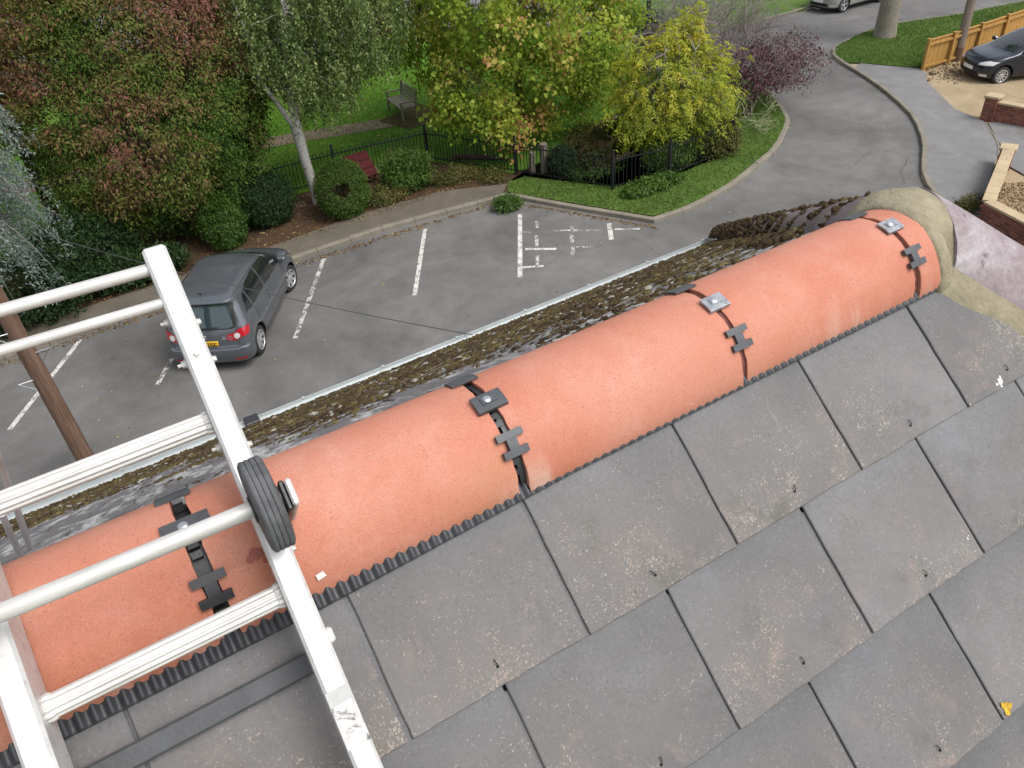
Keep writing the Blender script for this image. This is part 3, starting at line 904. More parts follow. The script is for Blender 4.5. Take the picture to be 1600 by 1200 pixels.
for k in range(nh):
    a = JF + HFd*(.09 + stp*k)
    half_round('hip_tile', a+np.array([0, 0, -.02]), a+HFd*(stp+.03)+np.array([0, 0, -.004]), .092, .155, M_HIPFAR, seed=90+k)

# ---- mortar: collar where the three meet, fillet under the near hip
bm = bmesh.new()
def cap(p0, p1, r, sc=1.0):
    d = Vector(p1-p0); M = Matrix.Translation(Vector((p0+p1)/2)) @ d.to_track_quat('Z', 'Y').to_matrix().to_4x4()
    bmesh.ops.create_cone(bm, cap_ends=True, cap_tris=False, segments=32, radius1=r, radius2=r, depth=d.length, matrix=M)
dn = np.array([0, 0, -.012])
cap(np.array([1.300, YR, ZR]), np.array([1.345, YR, ZR+.002]), .1315)
cap(J - HN*.13, J + HN*.006, .1605); cap(JF + HFd*.02 + dn, JF + HFd*.07 + dn, .100)
bmesh.ops.create_icosphere(bm, subdivisions=3, radius=.129, matrix=Matrix.Translation(Vector((1.385, .340, 8.606))))
me = bpy.data.meshes.new('mortar_tmp'); bm.to_mesh(me); bm.free()
tmp = bpy.data.objects.new('mortar_tmp', me); COL.objects.link(tmp)
md = tmp.modifiers.new('r', 'REMESH'); md.mode = 'VOXEL'; md.voxel_size = .0085
ms = tmp.modifiers.new('s', 'SMOOTH'); ms.iterations = 14; ms.factor = .5
dg = bpy.context.evaluated_depsgraph_get(); ev = tmp.evaluated_get(dg); me2 = bpy.data.meshes.new_from_object(ev)
vv = np.array([v.co[:] for v in me2.vertices]); ff = [tuple(p.vertices) for p in me2.polygons]
bpy.data.objects.remove(tmp)
nz = np.sin(vv[:, 0]*37+vv[:, 2]*21)*np.sin(vv[:, 1]*41+vv[:, 2]*17)*.0022 + np.sin(vv[:, 0]*93+1)*np.sin(vv[:, 1]*88)*np.sin(vv[:, 2]*97)*.0012
vv = vv + (vv-(J-np.array([0, 0, .05])))/np.linalg.norm(vv-(J-np.array([0, 0, .05])), axis=1)[:, None]*nz[:, None]
link_mesh('mortar_collar', vv, ff, M_MORTAR, house, smooth=True)
m = MB(); P = []
for i in range(60):
    s = -.10 + i*.055; c = J + HN*s
    w = .006*math.sin(i*.9)+.004*math.sin(i*2.3)
    # foot of the fillet runs on the slates, its head on the side of the hip tile
    perp = np.array([-.7071, -.7071, 0])
    row = []
    for q, lift in ((.138, .016), (.150, .012), (.160, .009), (.172+w, .006), (.184+w, -.004)):
        p = c + perp*q; z = 8.455 + p[1]*math.tan(AF)
        row.append([p[0], p[1], z + lift/math.cos(AF)*.9])
    P.append(row)
m.grid(np.array(P)[::-1]); put('mortar_fillet', m, M_MORTAR, house, smooth=True)

# ---- far slope: old slates, moss, gutter
TF = (8.70-ZE)/(YE-YR); aF = math.atan(TF)
VU = np.array([0, -math.cos(aF), math.sin(aF)]); VN = np.array([0, math.sin(aF), math.cos(aF)]); FE = np.array([0, YE, ZE])
LFAR = (YE-YR)/math.cos(aF)
def FF(x, u, h): return FE + x*UX + u*VU + h*VN            # u measured up from the far eave
def hipx(u): return EAVE_FAR[0] - (EAVE_FAR[0]-J[0])*u/LFAR
m = MB(); rr = random.Random(5)
for row in range(26):
    u0 = row*SG - .01
    for j in range(-14, 21):
        x0 = (j + .5*(row % 2))*SW; x1 = x0+SW-.006
        if x0 > hipx(u0): continue
        x1 = min(x1, hipx(u0))
        if x1-x0 < .02 or u0 > LFAR-.12: continue
        dh = rr.uniform(-.002, .003)
        t0, t1 = u0, min(u0+SG+.05, LFAR-.02)
        hA, hB = .010+dh, .0005
        xh = min(x1, hipx(t1)-.05)
        if xh < x0+.01: continue
        x1 = min(x1, hipx(t0)-.05)
        p = [FF(x0, t0, hA-.007), FF(x1, t0, hA-.007), FF(xh, t1, hB-.007), FF(x0, t1, hB-.007), FF(x0, t0, hA), FF(x1, t0, hA), FF(xh, t1, hB), FF(x0, t1, hB)]
        m.add(p, [(1, 0, 4, 5), (4, 7, 6, 5), (0, 3, 7, 4), (2, 1, 5, 6)])
o = put('far_slate', m, M_SLATEFAR, house); o['kind'] = 'stuff'; m = MB()
# the hip end, hidden behind its two lines of hip tiles
apx, f0, n0 = ridgeR-np.array([0, 0, .03]), fr.copy(), nr.copy()
hl = np.linalg.norm((f0+n0)/2-apx); hn = np.cross(n0-f0, apx-f0); hn /= np.linalg.norm(hn); hn *= np.sign(hn[2]); nrow = int(hl/SG)
for row in range(nrow-1):
    ta, tb = row/nrow, (row+1.15)/nrow
    A0, A1, B0, B1 = n0+(apx-n0)*ta, f0+(apx-f0)*ta, n0+(apx-n0)*tb, f0+(apx-f0)*tb
    La = np.linalg.norm(A1-A0); Lb = np.linalg.norm(B1-B0); off0 = (La-Lb)/2; k = 0; p0 = -(.5*SW if row % 2 else 0)
    while p0 < La-.08:
        q0, q1 = max(p0, .03), min(p0+SW-.006, La-.03); r0, r1 = max(q0, off0+.03), min(q1, La-off0-.03)
        if q1-q0 > .03 and r1-r0 > .02:
            ea, eb = (A1-A0)/La, (B1-B0)/Lb; dh = rr.uniform(-.002, .002)
            m.add([A0+ea*q0+hn*(.004+dh), A0+ea*q1+hn*(.004+dh), B0+eb*(r1-off0)-hn*.004, B0+eb*(r0-off0)-hn*.004, A0+ea*q0+hn*(.011+dh), A0+ea*q1+hn*(.011+dh), B0+eb*(r1-off0)+hn*.002, B0+eb*(r0-off0)+hn*.002],
                  [(4, 5, 6, 7), (0, 1, 5, 4), (1, 2, 6, 5), (3, 0, 4, 7)])
        p0 += SW
o.data.uv_layers.new(name='UVMap'); o = put('hip_end_slate', m, M_SLATEHIP, house); o['kind'] = 'stuff'
o.data.uv_layers.new(name='UVMap')

def nz2(x, y, s):
    return np.sin(x*1.7*s+.3*np.sin(y*2.1*s))*np.sin(y*1.3*s+1.1) + .5*np.sin(x*4.1*s+y*2.7*s+2)*np.sin(y*3.9*s-x*1.1*s) + .3*np.sin(x*9.3*s+1)*np.sin(y*8.1*s+x*2*s)
# moss cushions: low lumpy domes, thick towards the eave, in drifts further up
ico = bmesh.new(); bmesh.ops.create_icosphere(ico, subdivisions=2, radius=1); 
iv = np.array([v.co[:] for v in ico.verts]); ifc = np.array([[v.index for v in f.verts] for f in ico.faces]); ico.free()
def cushions(centers, sizes, basis, flat, seed, tints, name, parent):
    rg = np.random.default_rng(seed); n = len(centers); k = len(iv)
    V = np.zeros((n, k, 3), np.float32)
    for i in range(n):
        sx, sy = sizes[i]*rg.uniform(.7, 1.5), sizes[i]*rg.uniform(.6, 1.1)
        a = rg.uniform(0, PI); ca, sa = math.cos(a), math.sin(a)
        w = 1 + .28*np.sin(iv[:, 0]*4+rg.uniform(0, 6))*np.sin(iv[:, 1]*5+rg.uniform(0, 6)) + rg.normal(0, .10, k)
        p = iv*w[:, None]
        x, y = p[:, 0]*sx, p[:, 1]*sy
        loc = np.stack([x*ca-y*sa, x*sa+y*ca, np.maximum(p[:, 2], -.2)*sizes[i]*flat*rg.uniform(.6, 1.3)], 1)
        V[i] = centers[i] + loc @ basis.T
    Fc = (ifc[None]+np.arange(n)[:, None, None]*k).reshape(-1, 3)
    return indexed_mesh(name, V.reshape(-1, 3), Fc, M_MOSS, parent, {'tint': np.repeat(tints, len(ifc))}, 'stuff', True)
rg = np.random.default_rng(3)
nC = 38000
cx = rg.uniform(-3.2, 6.0, nC); cu = rg.uniform(0, LFAR-.5, nC)
den = nz2(cx, cu, 1.3)*.40 + nz2(cx+7, cu*1.0, 3.1)*.22
frac = cu/LFAR
bare = np.interp(cx, [-3, -.3, .25, .8, 1.6, 3.2, 6], [.62, .66, .92, 1.08, 1.12, 1.14, .95])     # how far up the slope the moss is solid
right = np.clip((cx-2.6)/2.5, 0, 1)
score = (bare - frac)*2.4 + den*1.25 - right*.22 - .12
keep = (score > .0) & (cx < np.array([hipx(u) for u in cu])-.05)
cx, cu, score = cx[keep], cu[keep], score[keep]
sz = rg.uniform(.008, .025, len(cx))*(.55+.45*np.clip(score*2, 0, 1.2)); sz *= np.interp(cu/LFAR, [0, .5, 1], [1.15, .9, .55])
snap = np.round(cu/SG)*SG                      # gather along the tails of the courses
cu = np.where(rg.random(len(cu)) < .35, snap+rg.normal(0, .02, len(cu)), cu); cu = np.clip(cu, -.02, LFAR-.5)
tint = np.clip(.42 + nz2(cx*1.3, cu*1.3, 2.2)*.20 + rg.normal(0, .16, len(cx)), 0, .92)
tint = np.where(rg.random(len(cx)) < .035, 1.0, tint)
cen = np.array([FF(a, b, .006) for a, b in zip(cx, cu)])
cushions(cen, sz, np.stack([UX, VU, VN], 1), .72, 4, tint, 'moss', house)
# moss on the joints of the far hip
hc = []; hs = []; ht = []
side = np.cross(HFd, [0, 0, 1]); side /= np.linalg.norm(side); upv = np.cross(side, HFd)
for k in range(nh):
    for q in range(190):
        if rg.random() < .15: continue
        t = R(rg.uniform(5, 178)); s = .09 + stp*(k+1) + .020 + rg.normal(.0, .010+.016*k/nh)
        if k < 1 and rg.random() < .6: continue
        hc.append(JF + HFd*s + (side*math.cos(t)+upv*math.sin(t))*(.1545+rg.uniform(-.006, .005)) + np.array([0, 0, -.012])); hs.append(rg.uniform(.005, .013)*(1+.6*min(1, k/8))); ht.append(np.clip(rg.normal(.25, .2), 0, .95))
for q in range(1500):                            # and in the angle between hip and slope
    s = rg.uniform(.9, LF-.05); p = JF + HFd*s + side*rg.uniform(.10, .24)*(-1 if side[0] > 0 else 1)
    u = (p[1]-YE)/-math.cos(aF); hc.append(FF(p[0], u, .012)); hs.append(rg.uniform(.008, .024)); ht.append(np.clip(rg.normal(.45, .2), 0, .95))
cushions(np.array(hc), np.array(hs), np.eye(3), .8, 8, np.array(ht), 'moss', house)
# pale twigs and bits of lichen lying on the moss
V = []
for q in range(500):
    x, u = rg.uniform(-2.6, 5), rg.uniform(.1, LFAR-.7)
    if x > hipx(u)-.1: continue
    a = rg.normal(0, .5); L = rg.uniform(.015, .09); w = rg.uniform(.002, .007); h = rg.uniform(.012, .03)
    d = np.array([math.cos(a), math.sin(a)]); nn = np.array([-d[1], d[0]])
    for sg, hh in ((-1, 0), (1, .004)):
        pass
    V += [FF(x-d[0]*L+nn[0]*w, u-d[1]*L+nn[1]*w, h), FF(x-d[0]*L-nn[0]*w, u-d[1]*L-nn[1]*w, h), FF(x+d[0]*L-nn[0]*w, u+d[1]*L-nn[1]*w, h+.004), FF(x+d[0]*L+nn[0]*w, u+d[1]*L+nn[1]*w, h+.004)]
fast_mesh('lichen_flakes', np.array(V), 4, simple('pale_lichen', (.40, .39, .36), .9, var=.2), house)

# gutter: open half round in white plastic, with brackets
m = MB(); gx0, gx1 = -6.0, 6.16; gy, gz, gr = 5.474, 5.0, .048
ang = np.linspace(R(182), R(358), 16); P = []
for x in np.linspace(gx0, gx1, 60):
    sag = .003*math.sin(x*1.7)
    P.append([[x, gy+gr*math.cos(t), gz+sag+gr*math.sin(t)] for t in ang] + [[x, gy+(gr-.003)*math.cos(t), gz+sag+(gr-.003)*math.sin(t)] for t in ang[::-1]])
P = np.array(P); P = np.concatenate([P, P[:, :1]], 1); m.grid(P)
m.tube([(gx0, gy+gr, gz), (0, gy+gr, gz+.001), (gx1, gy+gr, gz)], .0055, 6)
gut = put('gutter', m, M_PVC, house, smooth=True)
for x in np.arange(-5.6, 6.1, .82):
    b = MB(); b.bbox((x, gy+gr+.004, gz+.004), (.032, .026, .016), .004); b.bbox((x, gy-gr+.002, gz+.002), (.032, .022, .012), .003)
    put('gutter_bracket', b, M_PVC, gut)
b = MB(); b.bbox((.455, gy+.01, gz+.012), (.13, .125, .035), .008); b.bbox((.455, gy+.055, gz-.02), (.11, .03, .05), .006)
put('gutter_union', b, M_BLACK, gut)
b = MB(); b.box((0, 5.40, 4.92), (12.1, .02, .16)); put('fascia', b, M_PVC, house)
#@@LADDER

# ================================================================== LADDER
lad = thing('roof_ladder', tuple(F(-.22, .2, .07)), 'white aluminium roof ladder with black wheel laid up the slates over the ridge', 'ladder')
SK = .0207
def LD(x, u, h): return F(x + SK*u, u, h)
def lbox(m, x0, x1, u0, u1, h0, h1, b=.0035):
    bm_ = MB(); bm_.bbox(((x0+x1)/2, (u0+u1)/2, (h0+h1)/2), (x1-x0, u1-u0, h1-h0), b)
    v, f = bm_.arrays(); m.add([LD(*p) for p in v], f)
for x0, x1 in ((-.0835, -.0525), (-.396, -.364)):
    m = MB(); lbox(m, x0, x1, -.75, .746, .066, .130, .004)
    st = put('stile', m, M_ALU, lad)
# ribbed treads with swaged ends
def tread(u, h=.098):
    m = MB()
    prof = []
    n = 88
    for k in range(n):
        t = 2*PI*k/n
        a, b = .0135*math.cos(t), .0120*math.sin(t)
        rib = .0011*math.cos(t*11) if math.sin(t) > -.3 else 0
        prof.append((a*(1+rib/.0125), b*(1+rib/.0125)))
    xs = np.linspace(-.366, -.079, 12); P = []
    for x in xs: P.append([LD(x, u+a, h+b) for a, b in prof] + [LD(x, u+prof[0][0], h+prof[0][1])])
    m.grid(np.array(P)[::-1])
    o = put('rung', m, M_RUNG, lad, autosmooth=R(60))
    for x in (-.360, -.086):
        f = MB(); Q = []
        for q, s in ((-.006, 1.0), (-.004, 1.12), (0, 1.17), (.004, 1.12), (.006, 1.0)):
            Q.append([LD(x+q, u+a*s, h+b*s) for a, b in prof] + [LD(x+q, u+prof[0][0]*s, h+prof[0][1]*s)])
        f.grid(np.array(Q)[::-1]); put('swaged_collar', f, M_RUNG, o, autosmooth=R(60))
for u in (.254, .499, .009, -.236, -.481): tread(u)
# plain tubes of the hook frame
for u, h, r in ((.668, .118, .0072), (.722, .112, .0084)):
    m = MB(); m.tube([LD(-.38, u+.010, h), LD(-.07, u, h)], r, 18); put('frame_tube', m, M_RUNG, lad, autosmooth=R(40))
# wheels on their axle
ax = MB(); ax.tube([LD(-.45, .366, .19), LD(-.055, .356, .19)], .0105, 18); put('axle', ax, M_RUNG, lad, autosmooth=R(40))
for xc in (-.0635, -.412):
    w = MB(); hw = .0150
    prof = [(.018, -hw), (.045, -hw), (.0535, -hw*.96), (.0558, -hw*.86)]
    for k in range(4):
        c = -hw*.62 + k*hw*.415
        prof += [(.0580, c-.0026), (.0586, c), (.0580, c+.0026), (.0560, c+.0034)]
    prof += [(.0558, hw*.86), (.0535, hw*.96), (.045, hw), (.018, hw)]
    w.lathe(prof, LD(xc, .356, .19), UX, 48)
    wo = put('wheel', w, M_RUBBER, lad, autosmooth=R(60))
    hb = MB(); hb.lathe([(.017, -hw-.003), (.0175, 0), (.017, hw+.003)], LD(xc, .356, .19), UX, 20); put('hub', hb, M_BLACK, wo, autosmooth=R(40))
m = MB(); lbox(m, -.044, -.037, .335, .373, .06, .206, .002); put('wheel_spacer', m, M_BLACK, lad)
m = MB(); lbox(m, -.037, -.029, .337, .371, .07, .214, .0025); put('wheel_bracket', m, M_ALU, lad)
# bolts through the stile
def bolt(p, axis, L=.012, s=1.0):
    b = MB(); b.lathe([(.0075*s, 0), (.0078*s, .0015), (.0078*s, .0022)], p, axis, 16)
    b.lathe([(.0060*s, .0022), (.0060*s, .0022+.005*s)], p, axis, 6); b.lathe([(.0032*s, .007*s), (.003*s, L*s)], p, axis, 10)
    put('bolt', b, M_RUNG, lad, autosmooth=R(30))
for u, h in ((.648, .098), (.585, .098), (.462, .098)): bolt(LD(-.0835, u, h), -UX, .014, .85)
for u, h in ((.628, .118), (.572, .118), (.447, .118), (.30, .118)): bolt(LD(-.0525, u, h), UX, .006, .6)
bolt(LD(-.068, .583, .130), UN, .005, .75)
m = MB(); lbox(m, -.0545, -.0455, .172, .192, .105, .128, .003); put('stop_lug', m, M_ALU, lad)
# rubber faced bearer lying on the slates and the hook legs reaching over the ridge
m = MB(); v = MB(); v.bbox((-.265, .158, .010), (.38, .030, .014), .003); vv, f = v.arrays(); m.add([LD(*p) for p in vv], f)
put('bearer_bar', m, simple('dark_bearer', (.055, .058, .062), .6, var=.2, scale=30, bmp=.2), lad)
m = MB(); m.tube([LD(-.105, .158, .017), LD(-.105, .158, .0176)], .0026, 12); put('bearer_screw', m, M_BLACK, lad)
HKA, HKB = np.array([-.336, .46, 8.800]), np.array([-.385, .56, 8.575])
for dx in (0, .020):
    m = MB(); d = HKB-HKA
    a = HKA - np.array([dx, .0, .0]) - d*(.25 if dx == 0 else -.45); b = HKB - np.array([dx*.8, 0, 0]) + d*(.06 if dx else .0)
    m.tube([a, b], .0048, 10); put('hook_leg', m, M_ALU, lad, autosmooth=R(40))

# ---- small things lying on the near slope
m = MB(); rg = np.random.default_rng(12)
def splat(name, x, u, h, r, mat, label, cat, n=9):
    m = MB()
    for k in range(n):
        a, d = rg.uniform(0, 2*PI), abs(rg.normal(0, r*.55)); q = r*rg.uniform(.2, .55)
        pts = [(F(x+d*math.cos(a)+q*math.cos(t)*rg.uniform(.7, 1.2), u+d*math.sin(a)+q*math.sin(t)*rg.uniform(.7, 1.2), h)) for t in np.linspace(0, 2*PI, 9)[:-1]]
        c = F(x+d*math.cos(a), u+d*math.sin(a), h+.0022+k*.0002)
        m.add(pts+[c], [(i, (i+1) % 8, 8) for i in range(8)])
    return tag(put(name, m, mat, None, True), label, cat)
M_WHITE = simple('dried_white', (.72, .71, .68), .9, var=.12, scale=80)
splat('mortar_splash', 1.318, .010, .0015, .013, M_WHITE, 'white splash dried on the slate near the lower end of the hip', 'splash', 12)
splat('bird_dropping', 1.043, -.197, .0005, .005, M_WHITE, 'small white dropping near the right edge of a slate below the splash', 'dropping', 5)
lf = MB(); V = []; LFX, LFU = .927, -.464
for k in range(12):
    t = 2*PI*k/12; r_ = .011*(1+.35*math.cos(3*t)+.2*math.cos(5*t+1)); V.append(F(LFX+r_*math.cos(t), LFU+r_*math.sin(t), .002+.004*abs(math.sin(2*t+.4))))
lf.add(V+[F(LFX, LFU, .003)], [(k, (k+1) % 12, 12) for k in range(12)])
tag(put('fallen_leaf', lf, simple('yellow_leaf', (.50, .30, .02), .7, var=.4, scale=90), None), 'small curled yellow leaf lying on the slates', 'leaf')
# a damp patch and a flake on the ridge tile, tape left on the stile
m = MB()
for q in range(7):
    x, t = -.083+rg.normal(0, .006), R(44+rg.normal(0, 2.0)); r_ = rg.uniform(.003, .008); n_ = 9
    pts = [arc(x+r_*math.cos(a)*1.1, t+r_*math.sin(a)/RR, RR+.0006+.0001*q) for a in np.linspace(0, 2*PI, n_+1)[:-1]]; m.add(pts, [tuple(range(n_))])
put('damp_patch', m, simple('damp_clay', (.26, .055, .030), .45, var=.3, scale=60), house)
m = MB(); m.add([arc(-.026, R(13), RR+.0012), arc(-.013, R(14), RR+.0014), arc(-.016, R(18.5), RR+.003), arc(-.027, R(17.5), RR+.0016)], [(0, 1, 2, 3)])
tag(put('paint_flake', m, M_WHITE, None), 'tiny white flake on the ridge tile beside the ladder', 'flake')
def tape_mat():
    m, nt, b, out = new_mat('torn_tape'); pos = position(nt); a = noise(nt, 45, 5, .7, pos, .8)
    c = ramp(nt, [(.38, (.05, .05, .052)), (.46, (.45, .44, .43)), (.7, (.60, .59, .58))], a); nt.links.new(c, b.inputs['Base Color']); b.inputs['Roughness'].default_value = .6; return m
m = MB(); lbox(m, -.0830, -.0530, .050, .098, .1298, .1306, .0003); put('torn_tape', m, tape_mat(), lad)
m = MB(); lbox(m, -.0830, -.0530, .103, .122, .1298, .1304, .0003); put('grey_tape', m, simple('grey_tape', (.38, .38, .37), .6), lad)
M_WIRE = M_CORD
#@@STREET

# ================================================================== POLES AND CABLE
def wobble_tube(m, p0, p1, r0, r1, n=14, segs=18, amp=.006, seed=1):
    rg = np.random.default_rng(seed); p0, p1 = np.array(p0, float), np.array(p1, float)
    path = [p0+(p1-p0)*k/segs + np.append(rg.normal(0, amp, 2), 0) for k in range(segs+1)]
    m.tube(path, list(np.linspace(r0, r1, segs+1)), n)
pole = thing('telegraph_pole', (-1.75, 12.4, 0), 'brown timber telegraph pole with step irons standing behind the ladder', 'telegraph pole')
m = MB(); wobble_tube(m, (-1.75, 12.4, 0), (-1.77, 12.4, 6.2), .15, .118, 18, 24, .003, 3); put('shaft', m, M_POLE, pole, autosmooth=R(60))
for z, sd in ((2.75, 1), (3.2, -1), (3.65, 1), (4.1, -1), (2.3, -1), (4.55, 1)):
    m = MB(); x = -1.75; a = np.array([x+sd*.10, 12.33, z]); b = np.array([x+sd*.33, 12.30, z+.02])
    m.tube([a, b, b+np.array([0, 0, .03])], .010, 6); m.tube([b, np.array([x+sd*.13, 12.30, z-.17])], .006, 5)
    put('step_iron', m, M_STEEL, pole)
pole2 = thing('telegraph_pole', (28.6, 16.78, 0), 'grey weathered telegraph pole in front of the wooden fence', 'telegraph pole')
m = MB(); wobble_tube(m, (28.6, 16.76, 0), (28.66, 16.8, 7.5), .16, .125, 14, 16, .004, 5); put('shaft', m, M_POLE2, pole2, autosmooth=R(60))
m = MB(); m.tube([(28.6, 16.76, .0), (28.6, 16.76, .55)], [.166, .161], 14); put('tarred_foot', m, M_POLE, pole2, autosmooth=R(60))
m = MB(); a, b = np.array([-1.76, 12.38, 5.32]), np.array([2.74, 5.44, 5.02])
m.tube([a+(b-a)*k/24 - np.array([0, 0, .16*4*(k/24)*(1-k/24)]) for k in range(25)], .0045, 6)
tag(put('service_cable', m, simple('grey_cable', (.06, .06, .06), .6)), 'thin black service cable strung from the pole to the eaves', 'cable')

# ================================================================== CARS
def car_mats(name, paint, rough=.28, metal=.5):
    m, nt, b, o = new_mat(name)
    b.inputs['Base Color'].default_value = (*paint, 1)
    pos = position(nt); f = noise(nt, 3, 4, .6, pos)
    nt.links.new(ramp(nt, [(.3, [c*.92 for c in paint]), (.7, [c*1.06 for c in paint])], f), b.inputs['Base Color'])
    b.inputs['Metallic'].default_value = metal; b.inputs['Roughness'].default_value = rough
    b.inputs['Coat Weight'].default_value = .7; b.inputs['Coat Roughness'].default_value = .06
    return m
def glassy(name, col, rough=.04):
    m, nt, b, o = new_mat(name); b.inputs['Base Color'].default_value = (*col, 1); b.inputs['Roughness'].default_value = rough
    b.inputs['Specular IOR Level'].default_value = .8; b.inputs['Coat Weight'].default_value = .5; b.inputs['Coat Roughness'].default_value = .02
    return m
M_GLASS = glassy('car_glass', (.012, .016, .018))
M_REARGL = glassy('rear_glass', (.03, .05, .055))  # teal of the reflected sky put into the base colour
M_REDL = glassy('red_lens', (.42, .008, .02), .12)
M_CLEARL = glassy('clear_lens', (.60, .57, .56), .15)
M_TYRE = simple('tyre_rubber', (.020, .020, .021), .75, var=.2, scale=20)
M_ALLOY = simple('wheel_alloy', (.50, .50, .51), .35, .6, var=.08)
M_TRIM = simple('dark_trim', (.012, .012, .013), .55)
M_PLATE_Y = simple('yellow_plate', (.72, .42, .02), .45, var=.03, bmp=0)
M_PLATE_W = simple('white_plate', (.70, .70, .68), .45, var=.03, bmp=0)
M_CHROME = simple('chrome', (.75, .75, .76), .18, .95, var=.05, bmp=0)

FONT = {'0': ['111', '101', '101', '101', '111'], '5': ['111', '100', '111', '001', '111'], 'T': ['111', '010', '010', '010', '010'],
        'V': ['101', '101', '101', '101', '010'], 'Z': ['111', '001', '010', '100', '111']}

def rounded_contour(xr, xf, w, rr, rf, bow_r, bow_f, nc=6, ne=8):
    """half plan outline from rear centre to front centre (y >= 0), rounded corners, bowed ends"""
    pts = []
    for k in range(ne):                                   # rear edge
        t = k/ne; y = t*(w-rr); pts.append((xr + bow_r*(y/w)**2, y))
    xc = xr + bow_r*((w-rr)/w)**2
    for k in range(nc+1):
        a = (PI/2)*k/nc; pts.append((xc + rr*(1-math.cos(a)) , w-rr+rr*math.sin(a)))
    xfc = xf - bow_f*((w-rf)/w)**2
    for k in range(1, ne+4):
        t = k/(ne+4); pts.append((xc+rr + (xfc-rf-xc-rr)*t, w))
    for k in range(nc+1):
        a = (PI/2)*k/nc; pts.append((xfc-rf + rf*math.sin(a), w-rf+rf*math.cos(a)))
    for k in range(1, ne+1):
        t = 1-k/ne; y = t*(w-rf); pts.append((xf - bow_f*(y/w)**2, y))
    return pts

